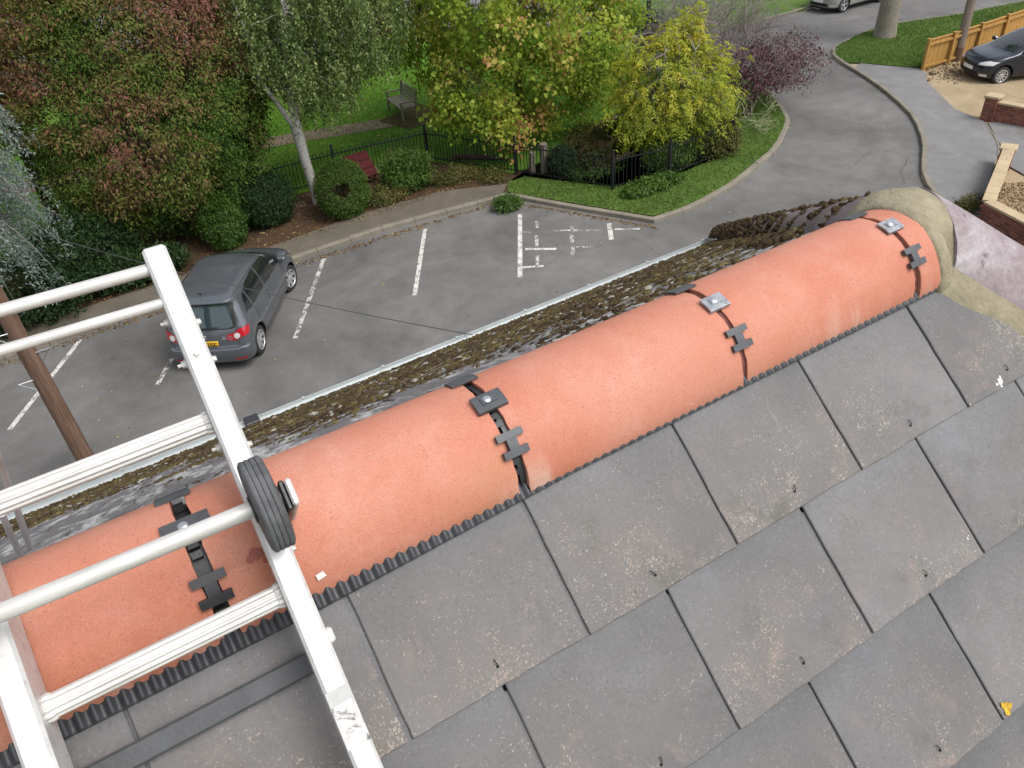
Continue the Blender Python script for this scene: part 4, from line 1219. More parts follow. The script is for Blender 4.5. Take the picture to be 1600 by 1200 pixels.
def build_car(name, loc, heading, label, paint, spec, plate=None):
    root = thing(name, (loc[0], loc[1], 0), label, 'car', None, heading)
    S = spec; bm = bmesh.new(); rings = []
    for (z, xr, xf, w, rr, rf, br, bf) in S['layers']:
        c = rounded_contour(xr, xf, w, rr, rf, br, bf)
        full = c + [(x, -y) for x, y in c[-2:0:-1]]
        slope = S.get('crown', 0)
        rings.append([bm.verts.new((x, y, z)) for x, y in full])
    n = len(rings[0])
    for a, b in zip(rings[:-1], rings[1:]):
        for i in range(n): bm.faces.new((a[i], b[i], b[(i+1) % n], a[(i+1) % n]))
    half = n//2
    # roof closed by strips across the car, so that it stays gently crowned
    top = rings[-1]; 
    for i in range(half):
        l0, l1 = i, i+1; r0, r1 = (n-i) % n, (n-i-1) % n
        vs = []
        for q in (l0, l1, r1, r0):
            if top[q] not in vs: vs.append(top[q])
        if len(vs) >= 3: bm.faces.new(vs)
        vb = []
        for q in (l0, l1, r1, r0):
            if rings[0][q] not in vb: vb.append(rings[0][q])
        if len(vb) >= 3: bm.faces.new(vb)
    bmesh.ops.recalc_face_normals(bm, faces=bm.faces)
    bmesh.ops.subdivide_edges(bm, edges=bm.edges, cuts=1, use_grid_fill=True, smooth=.6)
    me = bpy.data.meshes.new('tmp'); bm.to_mesh(me)
    tmp = bpy.data.objects.new('tmp', me); COL.objects.link(tmp)
    # wheel arches
    cb = bmesh.new()
    for wx in S['axles']:
        for sy in (-1, 1):
            M = Matrix.Translation((wx, sy*(S['w']-.10), S['wr']+.015)) @ Matrix.Rotation(PI/2, 4, 'X')
            bmesh.ops.create_cone(cb, cap_ends=True, segments=32, radius1=S['wr']+.055, radius2=S['wr']+.055, depth=.36, matrix=M)
    cm = bpy.data.meshes.new('cut'); cb.to_mesh(cm); cb.free(); cut = bpy.data.objects.new('cut', cm); COL.objects.link(cut)
    md = tmp.modifiers.new('b', 'BOOLEAN'); md.operation = 'DIFFERENCE'; md.object = cut; md.solver = 'EXACT'
    dg = bpy.context.evaluated_depsgraph_get(); res = bpy.data.meshes.new_from_object(tmp.evaluated_get(dg))
    bvh = BVHTree.FromBMesh(bm); bm.free()
    bpy.data.objects.remove(tmp); bpy.data.objects.remove(cut)
    res.name = 'body'; res.materials.clear(); res.materials.append(paint); res.materials.append(M_TRIM)
    for p in res.polygons:
        p.use_smooth = True
        c = p.center
        if c.z < S['z_dark']: p.material_index = 1
        for wx in S['axles']:
            if math.hypot(c.x-wx, c.z-S['wr']-.015) < S['wr']+.057 and abs(abs(c.y)-(S['w']-.10)) < .20 and (abs(p.normal.y) > .99 or (p.normal.x*(c.x-wx)+p.normal.z*(c.z-S['wr'])) < -.1): p.material_index = 1
    b2 = bmesh.new(); b2.from_mesh(res)
    for e in b2.edges:
        if len(e.link_faces) == 2 and (e.calc_face_angle(0) > R(42) or e.link_faces[0].material_index != e.link_faces[1].material_index): e.smooth = False
    b2.to_mesh(res); b2.free()
    body = bpy.data.objects.new('body', res); COL.objects.link(body); body.parent = root

    def cast(o, d):
        h = bvh.ray_cast(Vector(o), Vector(d)); return h
    def patch(pname, poly, view, mat, lift=.004, thick=0, step=.035, parent=root):
        """polygon given in side (x,z), rear/front (y,z) or plan (x,y) view, laid on the body surface"""
        P = np.array(poly, float); pb = bmesh.new()
        x0, y0 = P.min(0)-.01; x1, y1 = P.max(0)+.01
        nx_, ny_ = max(2, int((x1-x0)/step)), max(2, int((y1-y0)/step))
        g = [[pb.verts.new((x0+(x1-x0)*i/nx_, y0+(y1-y0)*j/ny_, 0)) for j in range(ny_+1)] for i in range(nx_+1)]
        for i in range(nx_):
            for j in range(ny_): pb.faces.new((g[i][j], g[i+1][j], g[i+1][j+1], g[i][j+1]))
        area = sum(P[i][0]*P[(i+1) % len(P)][1]-P[(i+1) % len(P)][0]*P[i][1] for i in range(len(P)))
        if area < 0: P = P[::-1]
        for i in range(len(P)):
            a, b = P[i], P[(i+1) % len(P)]; nrm = Vector((b[1]-a[1], -(b[0]-a[0]), 0))
            if nrm.length < 1e-6: continue
            bmesh.ops.bisect_plane(pb, geom=pb.verts[:]+pb.edges[:]+pb.faces[:], plane_co=(a[0], a[1], 0), plane_no=nrm, clear_outer=True)
        ok = True
        for v in pb.verts:
            a, b = v.co.x, v.co.y
            o, d = {'L': ((a, 3, b), (0, -1, 0)), 'R': ((a, -3, b), (0, 1, 0)), 'rear': ((-5, a, b), (1, 0, 0)), 'front': ((5, a, b), (-1, 0, 0)), 'top': ((a, b, 4), (0, 0, -1))}[view]
            h = cast(o, d)
            if h[0] is None: v.co = Vector((0, 0, -9)); continue
            nn = h[1] if h[1].dot(Vector(d)) < 0 else -h[1]
            v.co = h[0] + nn*lift
        bmesh.ops.delete(pb, geom=[v for v in pb.verts if v.co.z < -5], context='VERTS')
        bmesh.ops.recalc_face_normals(pb, faces=pb.faces)
        for f in pb.faces:
            c = f.calc_center_median(); f.smooth = True
            dirv = {'L': Vector((0, 1, 0)), 'R': Vector((0, -1, 0)), 'rear': Vector((-1, 0, 0)), 'front': Vector((1, 0, 0)), 'top': Vector((0, 0, 1))}[view]
            if f.normal.dot(dirv) < 0: f.normal_flip()
        if thick: bmesh.ops.solidify(pb, geom=pb.faces[:], thickness=thick)
        m2 = bpy.data.meshes.new(pname); pb.to_mesh(m2); pb.free(); m2.materials.append(mat)
        q = bpy.data.objects.new(pname, m2); COL.objects.link(q); q.parent = parent; return q
    def line_patch(pname, pts, view, w, mat, lift=.0025, parent=body):
        m = MB()
        pts = [np.array(p, float) for p in pts]
        for a, b in zip(pts[:-1], pts[1:]):
            L = np.linalg.norm(b-a); t = (b-a)/L; nrm = np.array([-t[1], t[0]])*w/2; k = max(1, int(L/.06)); rows = []
            for i in range(k+1):
                c = a+(b-a)*i/k; row = []
                for s in (-1, 1):
                    q = c+nrm*s
                    o, d = {'L': ((q[0], 3, q[1]), (0, -1, 0)), 'R': ((q[0], -3, q[1]), (0, 1, 0)), 'rear': ((-5, q[0], q[1]), (1, 0, 0)), 'front': ((5, q[0], q[1]), (-1, 0, 0)), 'top': ((q[0], q[1], 4), (0, 0, -1))}[view]
                    h = cast(o, d)
                    if h[0] is None: row = None; break
                    nn = h[1] if h[1].dot(Vector(d)) < 0 else -h[1]
                    row.append(tuple(h[0]+nn*lift))
                if row: rows.append(row)
            if len(rows) > 1: m.grid(np.array(rows))
        if m.n: return put(pname, m, mat, parent, local=True)
    # wheels
    for wx in S['axles']:
        for sy in (-1, 1):
            t = MB(); r = S['wr']; y = sy*(S['w']-.115)
            st = S.get('steer', 0) if wx == max(S['axles']) else 0
            axv = np.array([-math.sin(st)*sy, math.cos(st)*sy, 0])
            t.lathe([(r*.64, -.09), (r*.86, -.10), (r*.97, -.085), (r, -.05), (r, .05), (r*.97, .085), (r*.86, .10), (r*.66, .092)], (wx, y, r), axv, 40, False)
            w = put('wheel', t, M_TYRE, root, local=True, autosmooth=R(50))
            rim = MB(); rim.lathe([(r*.67, .092), (r*.64, .096), (r*.60, .07), (r*.585, .03), (.05, .025), (.02, .02)], (wx, y, r), axv, 32, False)
            put('rim_well', rim, M_TRIM, w, local=True, autosmooth=R(40))
            sp = MB(); sp.lathe([(r*.69, .088), (r*.685, .101), (r*.63, .103), (r*.60, .09)], (wx, y, r), axv, 40, False)
            sp.lathe([(.055, .05), (.06, .082), (.04, .09), (.01, .091)], (wx, y, r), axv, 20)
            u = np.array([math.cos(st), math.sin(st), 0]) ; ns = S.get('spokes', 6)
            for k in range(ns):
                a = 2*PI*k/ns + .3; d = u*math.cos(a)+np.array([0, 0, 1])*math.sin(a); e = np.cross(axv, d)
                c0 = np.array([wx, y, r]) + axv*.078; wd = S.get('spoke_w', .038)
                pts = [c0+d*.04-e*wd*.7, c0+d*.04+e*wd*.7, c0+d*r*.63+e*wd*1.25+axv*.012, c0+d*r*.63-e*wd*1.25+axv*.012]
                pts += [p-axv*.03 for p in pts]
                sp.add(pts, [(0, 1, 2, 3), (7, 6, 5, 4), (0, 4, 5, 1), (1, 5, 6, 2), (2, 6, 7, 3), (3, 7, 4, 0)])
            put('rim', sp, M_ALLOY, w, local=True)
    for q in S['patches']: 
        sides = ('L', 'R') if q[2] == 'side' else (q[2],)
        for sd_ in sides:
            o = patch(q[0], q[1], sd_, q[3], q[4] if len(q) > 4 else .004, q[5] if len(q) > 5 else 0)
    for q in S['seams']:
        for sd_ in (('L', 'R') if q[1] == 'side' else (q[1],)): line_patch(q[3] if len(q) > 3 else 'panel_gap', q[0], sd_, q[2], M_TRIM if len(q) < 5 else q[4])
    for sy in (-1, 1):                                       # mirrors and handles
        m = MB(); mx, mz = S['mirror']
        h = cast((mx, sy*3, mz), (0, -sy, 0)); y = h[0].y if h[0] is not None else sy*S['w']*.9
        m.bbox((mx, y+sy*.10, mz+.03), (.13, .20, .14), .035); m.bbox((mx+.02, y+sy*.01, mz-.02), (.06, .07, .05), .01); put('wing_mirror', m, paint, root, local=True)
        for hx, hz in S['handles']:
            h = cast((hx, sy*3, hz), (0, -sy, 0))
            if h[0] is None: continue
            m = MB(); m.bbox((hx, h[0].y+sy*.012, hz), (.15, .028, .028), .008); put('door_handle', m, S.get('handle_mat', paint), root, local=True)
    return root, cast, patch, line_patch

M_GREYP = car_mats('grey_car_paint', (.118, .130, .147), .22, .45)
GOLF = dict(w=.88, wr=.315, axles=(-1.27, 1.31), z_dark=.235, steer=R(-14), spokes=7, spoke_w=.034,
  layers=[(.20, -1.880, 1.93, .74, .22, .40, .05, .14), (.24, -1.950, 2.02, .84, .24, .45, .06, .16), (.34, -2.000, 2.09, .872, .24, .46, .07, .18),
          (.50, -2.015, 2.11, .88, .24, .46, .08, .19), (.575, -2.000, 2.10, .883, .24, .46, .08, .19), (.60, -1.965, 2.085, .884, .23, .46, .07, .19), (.72, -1.945, 2.03, .884, .24, .45, .07, .20),
          (.86, -1.915, 1.88, .878, .26, .44, .07, .22), (.95, -1.885, 1.62, .866, .27, .40, .06, .22), (1.00, -1.865, 1.36, .855, .27, .36, .06, .20),
          (1.06, -1.835, 1.20, .838, .27, .32, .06, .18), (1.20, -1.775, 1.00, .795, .25, .30, .05, .16), (1.35, -1.715, .76, .742, .23, .28, .05, .14),
          (1.46, -1.675, .53, .69, .22, .26, .04, .12), (1.505, -1.700, .40, .665, .20, .25, .04, .11), (1.545, -1.640, .22, .62, .24, .24, .05, .10), (1.572, -1.320, -.05, .52, .25, .22, .06, .08)],
  patches=[('side_window', [(-.22, 1.04), (.98, 1.02), (1.00, 1.06), (.62, 1.37), (.25, 1.475), (-.22, 1.50)], 'side', M_GLASS),
           ('side_window', [(-1.05, 1.06), (-.28, 1.045), (-.28, 1.50), (-.85, 1.475), (-1.05, 1.43)], 'side', M_GLASS),
           ('quarter_window', [(-1.46, 1.12), (-1.11, 1.065), (-1.11, 1.43), (-1.24, 1.385)], 'side', M_GLASS),
           ('windscreen', [(-.74, 1.05), (.74, 1.05), (.62, 1.44), (.5, 1.475), (-.5, 1.475), (-.62, 1.44)], 'front', M_GLASS),
           ('window_surround', [(-.70, 1.015), (-.60, .985), (.60, .985), (.70, 1.015), (.665, 1.43), (.6, 1.468), (-.6, 1.468), (-.665, 1.43)], 'rear', M_TRIM, .0035),
           ('rear_window', [(-.63, 1.035), (-.54, 1.005), (.54, 1.005), (.63, 1.035), (.595, 1.425), (.54, 1.45), (-.54, 1.45), (-.595, 1.425)], 'rear', M_REARGL, .008),
           ('bumper_reflector', [(-.78, .33), (-.52, .30), (-.52, .345), (-.78, .375)], 'rear', M_REDL, .006), ('bumper_reflector', [(.52, .30), (.78, .33), (.78, .375), (.52, .345)], 'rear', M_REDL, .006),
           ('headlight', [(.48, .66), (.82, .70), (.84, .84), (.56, .80)], 'front', M_CLEARL, .006), ('headlight', [(-.82, .70), (-.48, .66), (-.56, .80), (-.84, .84)], 'front', M_CLEARL, .006),
           ('grille', [(-.45, .42), (.45, .42), (.48, .66), (-.48, .66)], 'front', M_TRIM, .005)],
  seams=[([(-.25, .34), (-.25, 1.03)], 'side', .009), ([(-1.02, .62), (-1.08, 1.05)], 'side', .009), ([(.92, .36), (.94, 1.0)], 'side', .009), ([(-.9, .33), (.93, .33)], 'side', .009), ([(-1.02, .62), (-.86, .42), (-.84, .33)], 'side', .009),
         ([(-.68, .60), (.68, .60)], 'rear', .012), ([(-.68, .60), (-.70, 1.0)], 'rear', .009), ([(.68, .60), (.70, 1.0)], 'rear', .009), ([(-.84, .55), (.84, .55)], 'rear', .006),
         ([(-1.60, .585), (-1.60, .80)], 'side', .008), ([(-.88, .53), (.90, .53)], 'side', .035, 'side_moulding', M_GREYP), ([(-1.62, .64), (.3, .66)], 'top', .010), ([(-1.62, -.64), (.3, -.66)], 'top', .010)],
  mirror=(.82, 1.06), handles=((-.10, .90), (-.96, .92)))
HG = math.atan2(.838, .545)
g_root, g_cast, g_patch, g_line = build_car('parked_car', (1.99, 15.93), HG, 'grey five door hatchback seen from behind, parked in a marked bay', M_GREYP, GOLF)
# tail lights: red cluster with two round white lenses, over the corner
for sy in (-1, 1):
    o = g_patch('tail_light', [(sy*.46, .80), (sy*.50, .755), (sy*.66, .755), (sy*.82, .82), (sy*.872, .955), (sy*.80, .965), (sy*.66, .925), (sy*.48, .87)], 'rear', M_REDL, .008, 0, .02)
    def disc(c, r, mat, nm, lift, par):
        pts = [(c[0]+r*math.cos(t), c[1]+r*math.sin(t)) for t in np.linspace(0, 2*PI, 15)[:-1]]
        return g_patch(nm, pts, 'rear', mat, lift, 0, .02, par)
    disc((sy*.675, .842), .068, M_CHROME, 'lamp_ring', .011, o); disc((sy*.675, .842), .056, M_CLEARL, 'lamp_lens', .014, o)
    disc((sy*.535, .812), .044, M_CHROME, 'lamp_ring', .011, o); disc((sy*.535, .812), .027, M_REDL, 'lamp_lens', .014, o)
    g_patch('tail_light', [(sy*.80, .80), (sy*.90, .80), (sy*.90, .96), (sy*.80, .96)], 'rear', M_REDL, .008, 0, .02)
    sd_ = 'L' if sy > 0 else 'R'
    g_patch('tail_light', [(-1.885, .83), (-1.74, .87), (-1.67, .955), (-1.83, .965)], sd_, M_REDL, .008, 0, .02)
pl = g_patch('number_plate', [(-.27, .655), (.27, .655), (.27, .765), (-.27, .765)], 'rear', M_PLATE_Y, .012, -.006)
m = MB(); px0 = -.245
def glyphs(m, text, y0, z0, cw, chh, cast, xo=-5, dirx=1, gap=.25, lift=.023):
    y = y0
    for ch in text:
        if ch == ' ': y -= cw*.6; continue
        for r_, line in enumerate(FONT[ch]):
            for c_, bit in enumerate(line):
                if bit == '1':
                    yy = y - c_*cw/3; zz = z0 + chh*(4-r_)/5
                    h = cast((xo, yy, zz), (dirx, 0, 0))
                    if h[0] is None: continue
                    x = h[0].x - dirx*lift; a, b = cw/3*.96, chh/5*1.0
                    m.add([(x, yy, zz), (x, yy-a, zz), (x, yy-a, zz+b), (x, yy, zz+b)], [(0, 1, 2, 3), (3, 2, 1, 0)])
        y -= cw*(1+gap)
glyphs(m, '05 TVZ', .115, .675, .050, .07, g_cast); put('plate_lettering', m, M_TRIM, pl, local=True)
m = MB(); h = g_cast((-5, 0, .845), (1, 0, 0))[0]
m.lathe([(.055, -.002), (.055, .008), (.046, .009), (.045, .002)], (h.x-.004, 0, .845), (-1, 0, 0), 28)
for a, b in (((.038, .028), (.018, -.034)), ((.018, -.034), (0, .004)), ((0, .004), (-.018, -.034)), ((-.018, -.034), (-.038, .028)), ((.018, .036), (0, .008)), ((0, .008), (-.018, .036))):
    m.tube([(h.x-.012, a[0], .845+a[1]), (h.x-.012, b[0], .845+b[1])], .006, 6)
put('hatch_emblem', m, M_CHROME, g_root, local=True)
m = MB(); h = g_cast((-5, -.40, .80), (1, 0, 0))[0]; m.bbox((h.x-.003, -.41, .80), (.008, .085, .035), .002); m.bbox((h.x-.003, -.41, .845), (.008, .06, .022), .002); put('model_badge', m, M_CHROME, g_root, local=True)
m = MB(); m.tube([(-1.42, 0, 1.567), (-1.54, 0, 1.66), (-1.62, 0, 1.73)], [.012, .006, .004], 8); m.lathe([(.035, 0), (.03, .015), (.012, .022)], (-1.42, 0, 1.564), (0, 0, 1), 14); put('aerial', m, M_TRIM, g_root, local=True)
m = MB(); m.tube([(-1.905, .0, 1.045), (-1.90, -.32, 1.05)], .010, 6); m.tube([(-1.88, 0, 1.03), (-1.91, .0, 1.04)], .02, 8); put('rear_wiper', m, M_TRIM, g_root, local=True)

M_NAVY = car_mats('navy_car_paint', (.010, .017, .030), .22, .3)
POLO = dict(w=.84, wr=.30, axles=(-1.22, 1.25), z_dark=.23, spokes=10, spoke_w=.020,
  layers=[(.20, -1.85, 1.83, .70, .25, .42, .05, .15), (.25, -1.92, 1.93, .80, .26, .46, .06, .18), (.36, -1.97, 1.985, .835, .26, .48, .07, .20), (.52, -1.985, 1.99, .84, .26, .48, .08, .20),
          (.66, -1.96, 1.96, .842, .26, .47, .08, .20), (.78, -1.93, 1.83, .838, .26, .45, .07, .22), (.86, -1.91, 1.62, .83, .27, .42, .07, .22), (.92, -1.89, 1.30, .82, .27, .38, .06, .20), (.97, -1.87, 1.08, .805, .27, .34, .06, .18),
          (1.10, -1.80, .82, .755, .26, .30, .05, .16), (1.24, -1.70, .50, .70, .25, .28, .05, .13), (1.36, -1.58, .20, .64, .25, .26, .04, .1), (1.42, -1.48, .0, .58, .25, .24, .04, .1), (1.452, -1.2, -.25, .48, .25, .22, .04, .08)],
  patches=[('windscreen', [(-.70, .98), (.70, .98), (.60, 1.30), (.5, 1.36), (-.5, 1.36), (-.60, 1.30)], 'front', M_GLASS),
           ('side_window', [(-.30, .98), (.74, .97), (.70, 1.02), (.25, 1.29), (-.30, 1.37)], 'side', M_GLASS), ('side_window', [(-1.25, 1.0), (-.36, .985), (-.36, 1.37), (-1.0, 1.31)], 'side', M_GLASS),
           ('headlight', [(.42, .635), (.80, .66), (.83, .76), (.66, .78), (.45, .70)], 'front', M_CLEARL, .008), ('headlight', [(-.80, .66), (-.42, .635), (-.45, .70), (-.66, .78), (-.83, .76)], 'front', M_CLEARL, .008),
           ('grille', [(-.42, .60), (.42, .60), (.42, .665), (-.42, .665)], 'front', M_TRIM, .005), ('lower_grille', [(-.5, .30), (.5, .30), (.46, .42), (-.46, .42)], 'front', M_TRIM, .005),
           ('fog_light', [(.54, .30), (.74, .30), (.74, .38), (.56, .38)], 'front', M_CLEARL, .006), ('fog_light', [(-.74, .30), (-.54, .30), (-.56, .38), (-.74, .38)], 'front', M_CLEARL, .006),
           ('number_plate', [(-.26, .44), (.26, .44), (.26, .55), (-.26, .55)], 'front', M_PLATE_W, .012)],
  seams=[([(.86, .30), (.88, .95)], 'side', .009), ([(-.33, .30), (-.33, .97)], 'side', .009), ([(-.66, .70), (-.5, .80), (.5, .80), (.66, .70)], 'front', .010), ([(-.5, .57), (.5, .57)], 'front', .008)],
  mirror=(.66, 1.0), handles=((-.2, .83),))
build_car('parked_car', (28.88, 14.53), math.atan2(.42, -.9), 'dark navy hatchback parked on the dirt drive beside the wooden fence', M_NAVY, POLO)
M_SILV = car_mats('silver_car_paint', (.42, .42, .38), .25, .5)
SILV = dict(POLO); SILV['spokes'] = 5; SILV['spoke_w'] = .03
build_car('parked_car', (32.72, 25.05), PI, 'silver hatchback parked at the far kerb beyond the junction', M_SILV, SILV)
#@@PARK

# ================================================================== RAILINGS, FENCE, WALLS
def share(name, me, loc, rotz, parent, mat=None, scale=None):
    o = bpy.data.objects.new(name, me); COL.objects.link(o); o.parent = parent
    o.location = loc; o.rotation_euler = (0, 0, rotz)
    if scale: o.scale = scale
    return o
def mesh_of(mb, mat, name, smooth=False):
    v, f = mb.arrays(); me = bpy.data.meshes.new(name); me.from_pydata(v.tolist(), [], f); me.materials.append(mat)
    if smooth: me.polygons.foreach_set('use_smooth', [True]*len(me.polygons))
    me.update(); return me
def railing(name, line, posts, height, label, bow, pitch, zg=.10, post_h=1.12, post_w=.055):
    root = thing(name, (line[0][0], line[0][1], zg), label, 'railing')
    base = np.array([line[0][0], line[0][1], zg])
    m = MB()
    if bow:
        w = pitch*.5
        m.tube([(-w, 0, .06), (-w, 0, height-w)] + [(-w*math.cos(a), 0, height-w+w*math.sin(a)) for a in np.linspace(0, PI, 7)[1:-1]] + [(w, 0, height-w), (w, 0, .06)], .0115, 5)
        step = pitch*2
    else:
        m.box((0, 0, height/2), (.02, .02, height)); step = pitch
    bar = mesh_of(m, M_IRON, 'bar')
    pm = MB(); pm.box((0, 0, post_h/2), (post_w, post_w, post_h)); pm.box((0, 0, post_h+.012), (post_w+.012, post_w+.012, .024)); pme = mesh_of(pm, M_IRON, 'post')
    P = [np.array(p, float) for p in line]
    for i, p in enumerate(P):
        if i in posts: share('post', pme, (p[0]-base[0], p[1]-base[1], 0), 0, root)
    for i, (a, b) in enumerate(zip(P[:-1], P[1:])):
        L = np.linalg.norm(b-a); t = (b-a)/L; ang = math.atan2(t[1], t[0]); n = int((L-.06)/step)
        for z in (.12, height-(.13 if bow else .10)):
            r = MB(); q0, q1 = a-base[:2], b-base[:2]; c = (q0+q1)/2
            Mz = np.array([[math.cos(ang), -math.sin(ang), 0], [math.sin(ang), math.cos(ang), 0], [0, 0, 1]])
            r.box((c[0], c[1], z), (L-.03, .012, .036), Mz); put('rail', r, M_IRON, root, local=True)
        for k in range(n):
            s = (k+.5)*L/n; q = a+t*s-base[:2]
            share('bar', bar, (q[0], q[1], 0), ang, root)
    return root
railing('park_railing', [(3.2, 21.95), (6.62, 21.72), (9.48, 21.35), (11.02, 18.62), (12.5, 15.92), (14.2, 15.55), (16.7, 15.72), (18.3, 18.4), (19.6, 22.6), (19.9, 24.4)], [0, 1, 2, 3, 4, 5, 6, 7, 8, 9], .98,
        'low black bow topped railing around the garden lawn', True, .105)
railing('road_railing', [(22.0, 26.1), (20.4, 29.2), (18.8, 32.3), (17.2, 35.4), (15.2, 38.2)], [0, 1, 2, 3, 4], 1.25, 'tall black vertical bar railing between the far end of the lawn and the road', False, .13, .08, 1.75, .12)

# ---- wooden fence of upright boards
fen = thing('wooden_fence', (26.8, 16.9, 0), 'new golden timber fence of upright boards beside the dirt drive', 'fence')
bd = MB(); bd.box((0, 0, .56), (.118, .016, 1.0)); bdm = mesh_of(bd, M_FENCE, 'board')
FL = [(26.78, 16.86), (28.05, 16.78), (29.62, 16.80), (31.2, 16.84), (32.9, 16.9), (34.6, 16.98), (36.3, 17.05)]
for i, (x, y) in enumerate(FL):
    p = MB(); p.bbox((x, y-.07, .57), (.10, .10, 1.14), .008); p.bbox((x, y-.07, 1.15), (.125, .125, .03), .006); put('post', p, M_FENCE, fen)
for (a, b) in zip(FL[:-1], FL[1:]):
    a, b = np.array(a), np.array(b); L = np.linalg.norm(b-a); t = (b-a)/L; ang = math.atan2(t[1], t[0])
    Mz = np.array([[math.cos(ang), -math.sin(ang), 0], [math.sin(ang), math.cos(ang), 0], [0, 0, 1]])
    c = (a+b)/2
    for z, off, sz in ((.20, -.05, (L-.1, .06, .075)), (.95, -.05, (L-.1, .06, .075)), (1.085, -.008, (L, .075, .035))):
        r = MB(); r.box((c[0], c[1]+off, z), sz, Mz); put('rail', r, M_FENCE, fen)
    n = int(L/.108)
    for k in range(n):
        q = a+t*((k+.5)*L/n) - np.array([26.8, 16.9])
        share('board', bdm, (q[0], q[1]+(.006 if k % 2 else .0), random.uniform(-.008, .008)), ang+random.uniform(-.01, .01), fen)

# ---- brick walls with sandy coping stones
brick_m = [simple('red_brick_a', (.20, .062, .040), .85, var=.25, scale=9), simple('red_brick_b', (.155, .048, .034), .85, var=.25, scale=9), simple('red_brick_c', (.25, .088, .055), .85, var=.25, scale=9)]
M_JOINT = simple('brick_mortar', (.22, .19, .155), .95, var=.15)
bk = MB(); bk.bbox((0, 0, .0325), (.215, .1025, .065), .006)
bk_me = [mesh_of(bk, mm, 'brick') for mm in brick_m]
def brick_wall(name, line, height, label, pier=None, cope=True, width=.215, cope_w=.29):
    root = thing(name, (line[0][0], line[0][1], 0), label, 'wall'); base = np.array(line[0], float)
    courses = int(height/.075)
    P = [np.array(p, float) for p in line]
    for a, b in zip(P[:-1], P[1:]):
        L = np.linalg.norm(b-a); t = (b-a)/L; nrm = np.array([-t[1], t[0]]); ang = math.atan2(t[1], t[0])
        Mz = np.array([[math.cos(ang), -math.sin(ang), 0], [math.sin(ang), math.cos(ang), 0], [0, 0, 1]])
        c = (a+b)/2; m = MB(); m.box((c[0], c[1], courses*.0375), (L, width-.012, courses*.075), Mz); put('mortar_core', m, M_JOINT, root)
        n = int(round(L/.225))
        for r_ in range(courses):
            for k in range(n+1):
                s = (k+(.5 if r_ % 2 else 0))*.225
                if s > L+.02: continue
                for sd_ in (-1, 1):
                    if sd_*nrm @ (np.array([-.1, -.6])-c) < 0 and name != 'both': continue      # only the face one can see from the house
                    q = a+t*min(s, L-.1)+nrm*sd_*(width/2-.050)-base
                    share('brick', random.choice(bk_me), (q[0], q[1], r_*.075+.005), ang+random.uniform(-.006, .006), root)
        if cope:
            nc = max(1, int(round(L/.46)))
            for k in range(nc):
                q = a+t*((k+.5)*L/nc); m = MB(); m.bbox((q[0], q[1], courses*.075+.032+random.uniform(-.003, .003)), (L/nc-.010, cope_w, .062), .008, Mz); put('coping_stone', m, M_COPE, root)
    if pier:
        (x, y), h, w, ang = pier
        Mz = np.array([[math.cos(ang), -math.sin(ang), 0], [math.sin(ang), math.cos(ang), 0], [0, 0, 1]])
        m = MB(); m.box((x, y, h/2), (w-.014, w-.014, h), Mz); put('pier_core', m, M_JOINT, root)
        for r_ in range(int(h/.075)):
            for q in range(4):
                aa = ang+q*PI/2; d = np.array([math.cos(aa), math.sin(aa)]); e = np.array([-d[1], d[0]])
                for o_ in (-.5, .5):
                    pos_ = np.array([x, y])+d*(w/2-.050)+e*(o_*.225+(0 if r_ % 2 else .0))*(w/.45)-base
                    share('brick', random.choice(bk_me), (pos_[0], pos_[1], r_*.075+.005), aa+PI/2, root, None, (w/.45*.98, 1, 1))
        m = MB(); m.bbox((x, y, int(h/.075)*.075+.035), (w+.07, w+.07, .075), .012, Mz); put('pier_cap', m, M_COPE, root)
    return root
brick_wall('brick_wall', [(24.25, 12.46), (24.6, 10.9), (25.2, 8.2)], .60, 'red brick garden wall with a raised end pier beside the dirt drive', ((24.2, 12.62), .78, .36, R(-78)))
brick_wall('brick_wall', [(21.3, 10.25), (18.12, 8.72), (17.75, 7.25), (17.3, 4.6)], .60, 'low brick wall topped with sand coloured coping stones around the shingle bed', ((21.36, 10.30), .62, .34, R(26)))

# ================================================================== GARDEN FURNITURE AND LOGS
be = thing('bench', (10.72, 25.8, .11), 'weathered wooden garden bench at the end of the pink gravel path', 'bench', None, R(85))
def bb(nm, c, s, par=be, rx=0):
    m = MB(); Mx = np.array([[1, 0, 0], [0, math.cos(rx), -math.sin(rx)], [0, math.sin(rx), math.cos(rx)]]); m.bbox(c, s, .006, Mx); return put(nm, m, M_BENCH, par, local=True)
BWd = 1.55
for sx in (-1, 1):
    bb('leg', (sx*(BWd/2-.035), .27, .30), (.07, .07, .60)); bb('leg', (sx*(BWd/2-.035), -.27, .47), (.07, .07, .94), rx=R(6))
    bb('armrest', (sx*(BWd/2-.035), .02, .62), (.075, .62, .04)); bb('side_rail', (sx*(BWd/2-.035), 0, .36), (.05, .5, .08))
for k in range(6): bb('seat_slat', (0, -.22+k*.098, .43-.004*abs(k-2.5)), (BWd-.02, .082, .024))
bb('front_rail', (0, .25, .375), (BWd-.1, .03, .085)); bb('top_rail', (0, -.325, .90), (BWd, .045, .085)); bb('lower_rail', (0, -.265, .53), (BWd-.1, .04, .06))
for k in range(15): bb('back_slat', (-(BWd/2-.13)+k*(BWd-.26)/14, -.295, .715), (.045, .016, .33), rx=R(9))
sg = thing('slatted_board', (7.05, 21.1, .1), 'dark red sloping wooden board beside the railing, behind the clipped round bush', 'board', None, R(4))
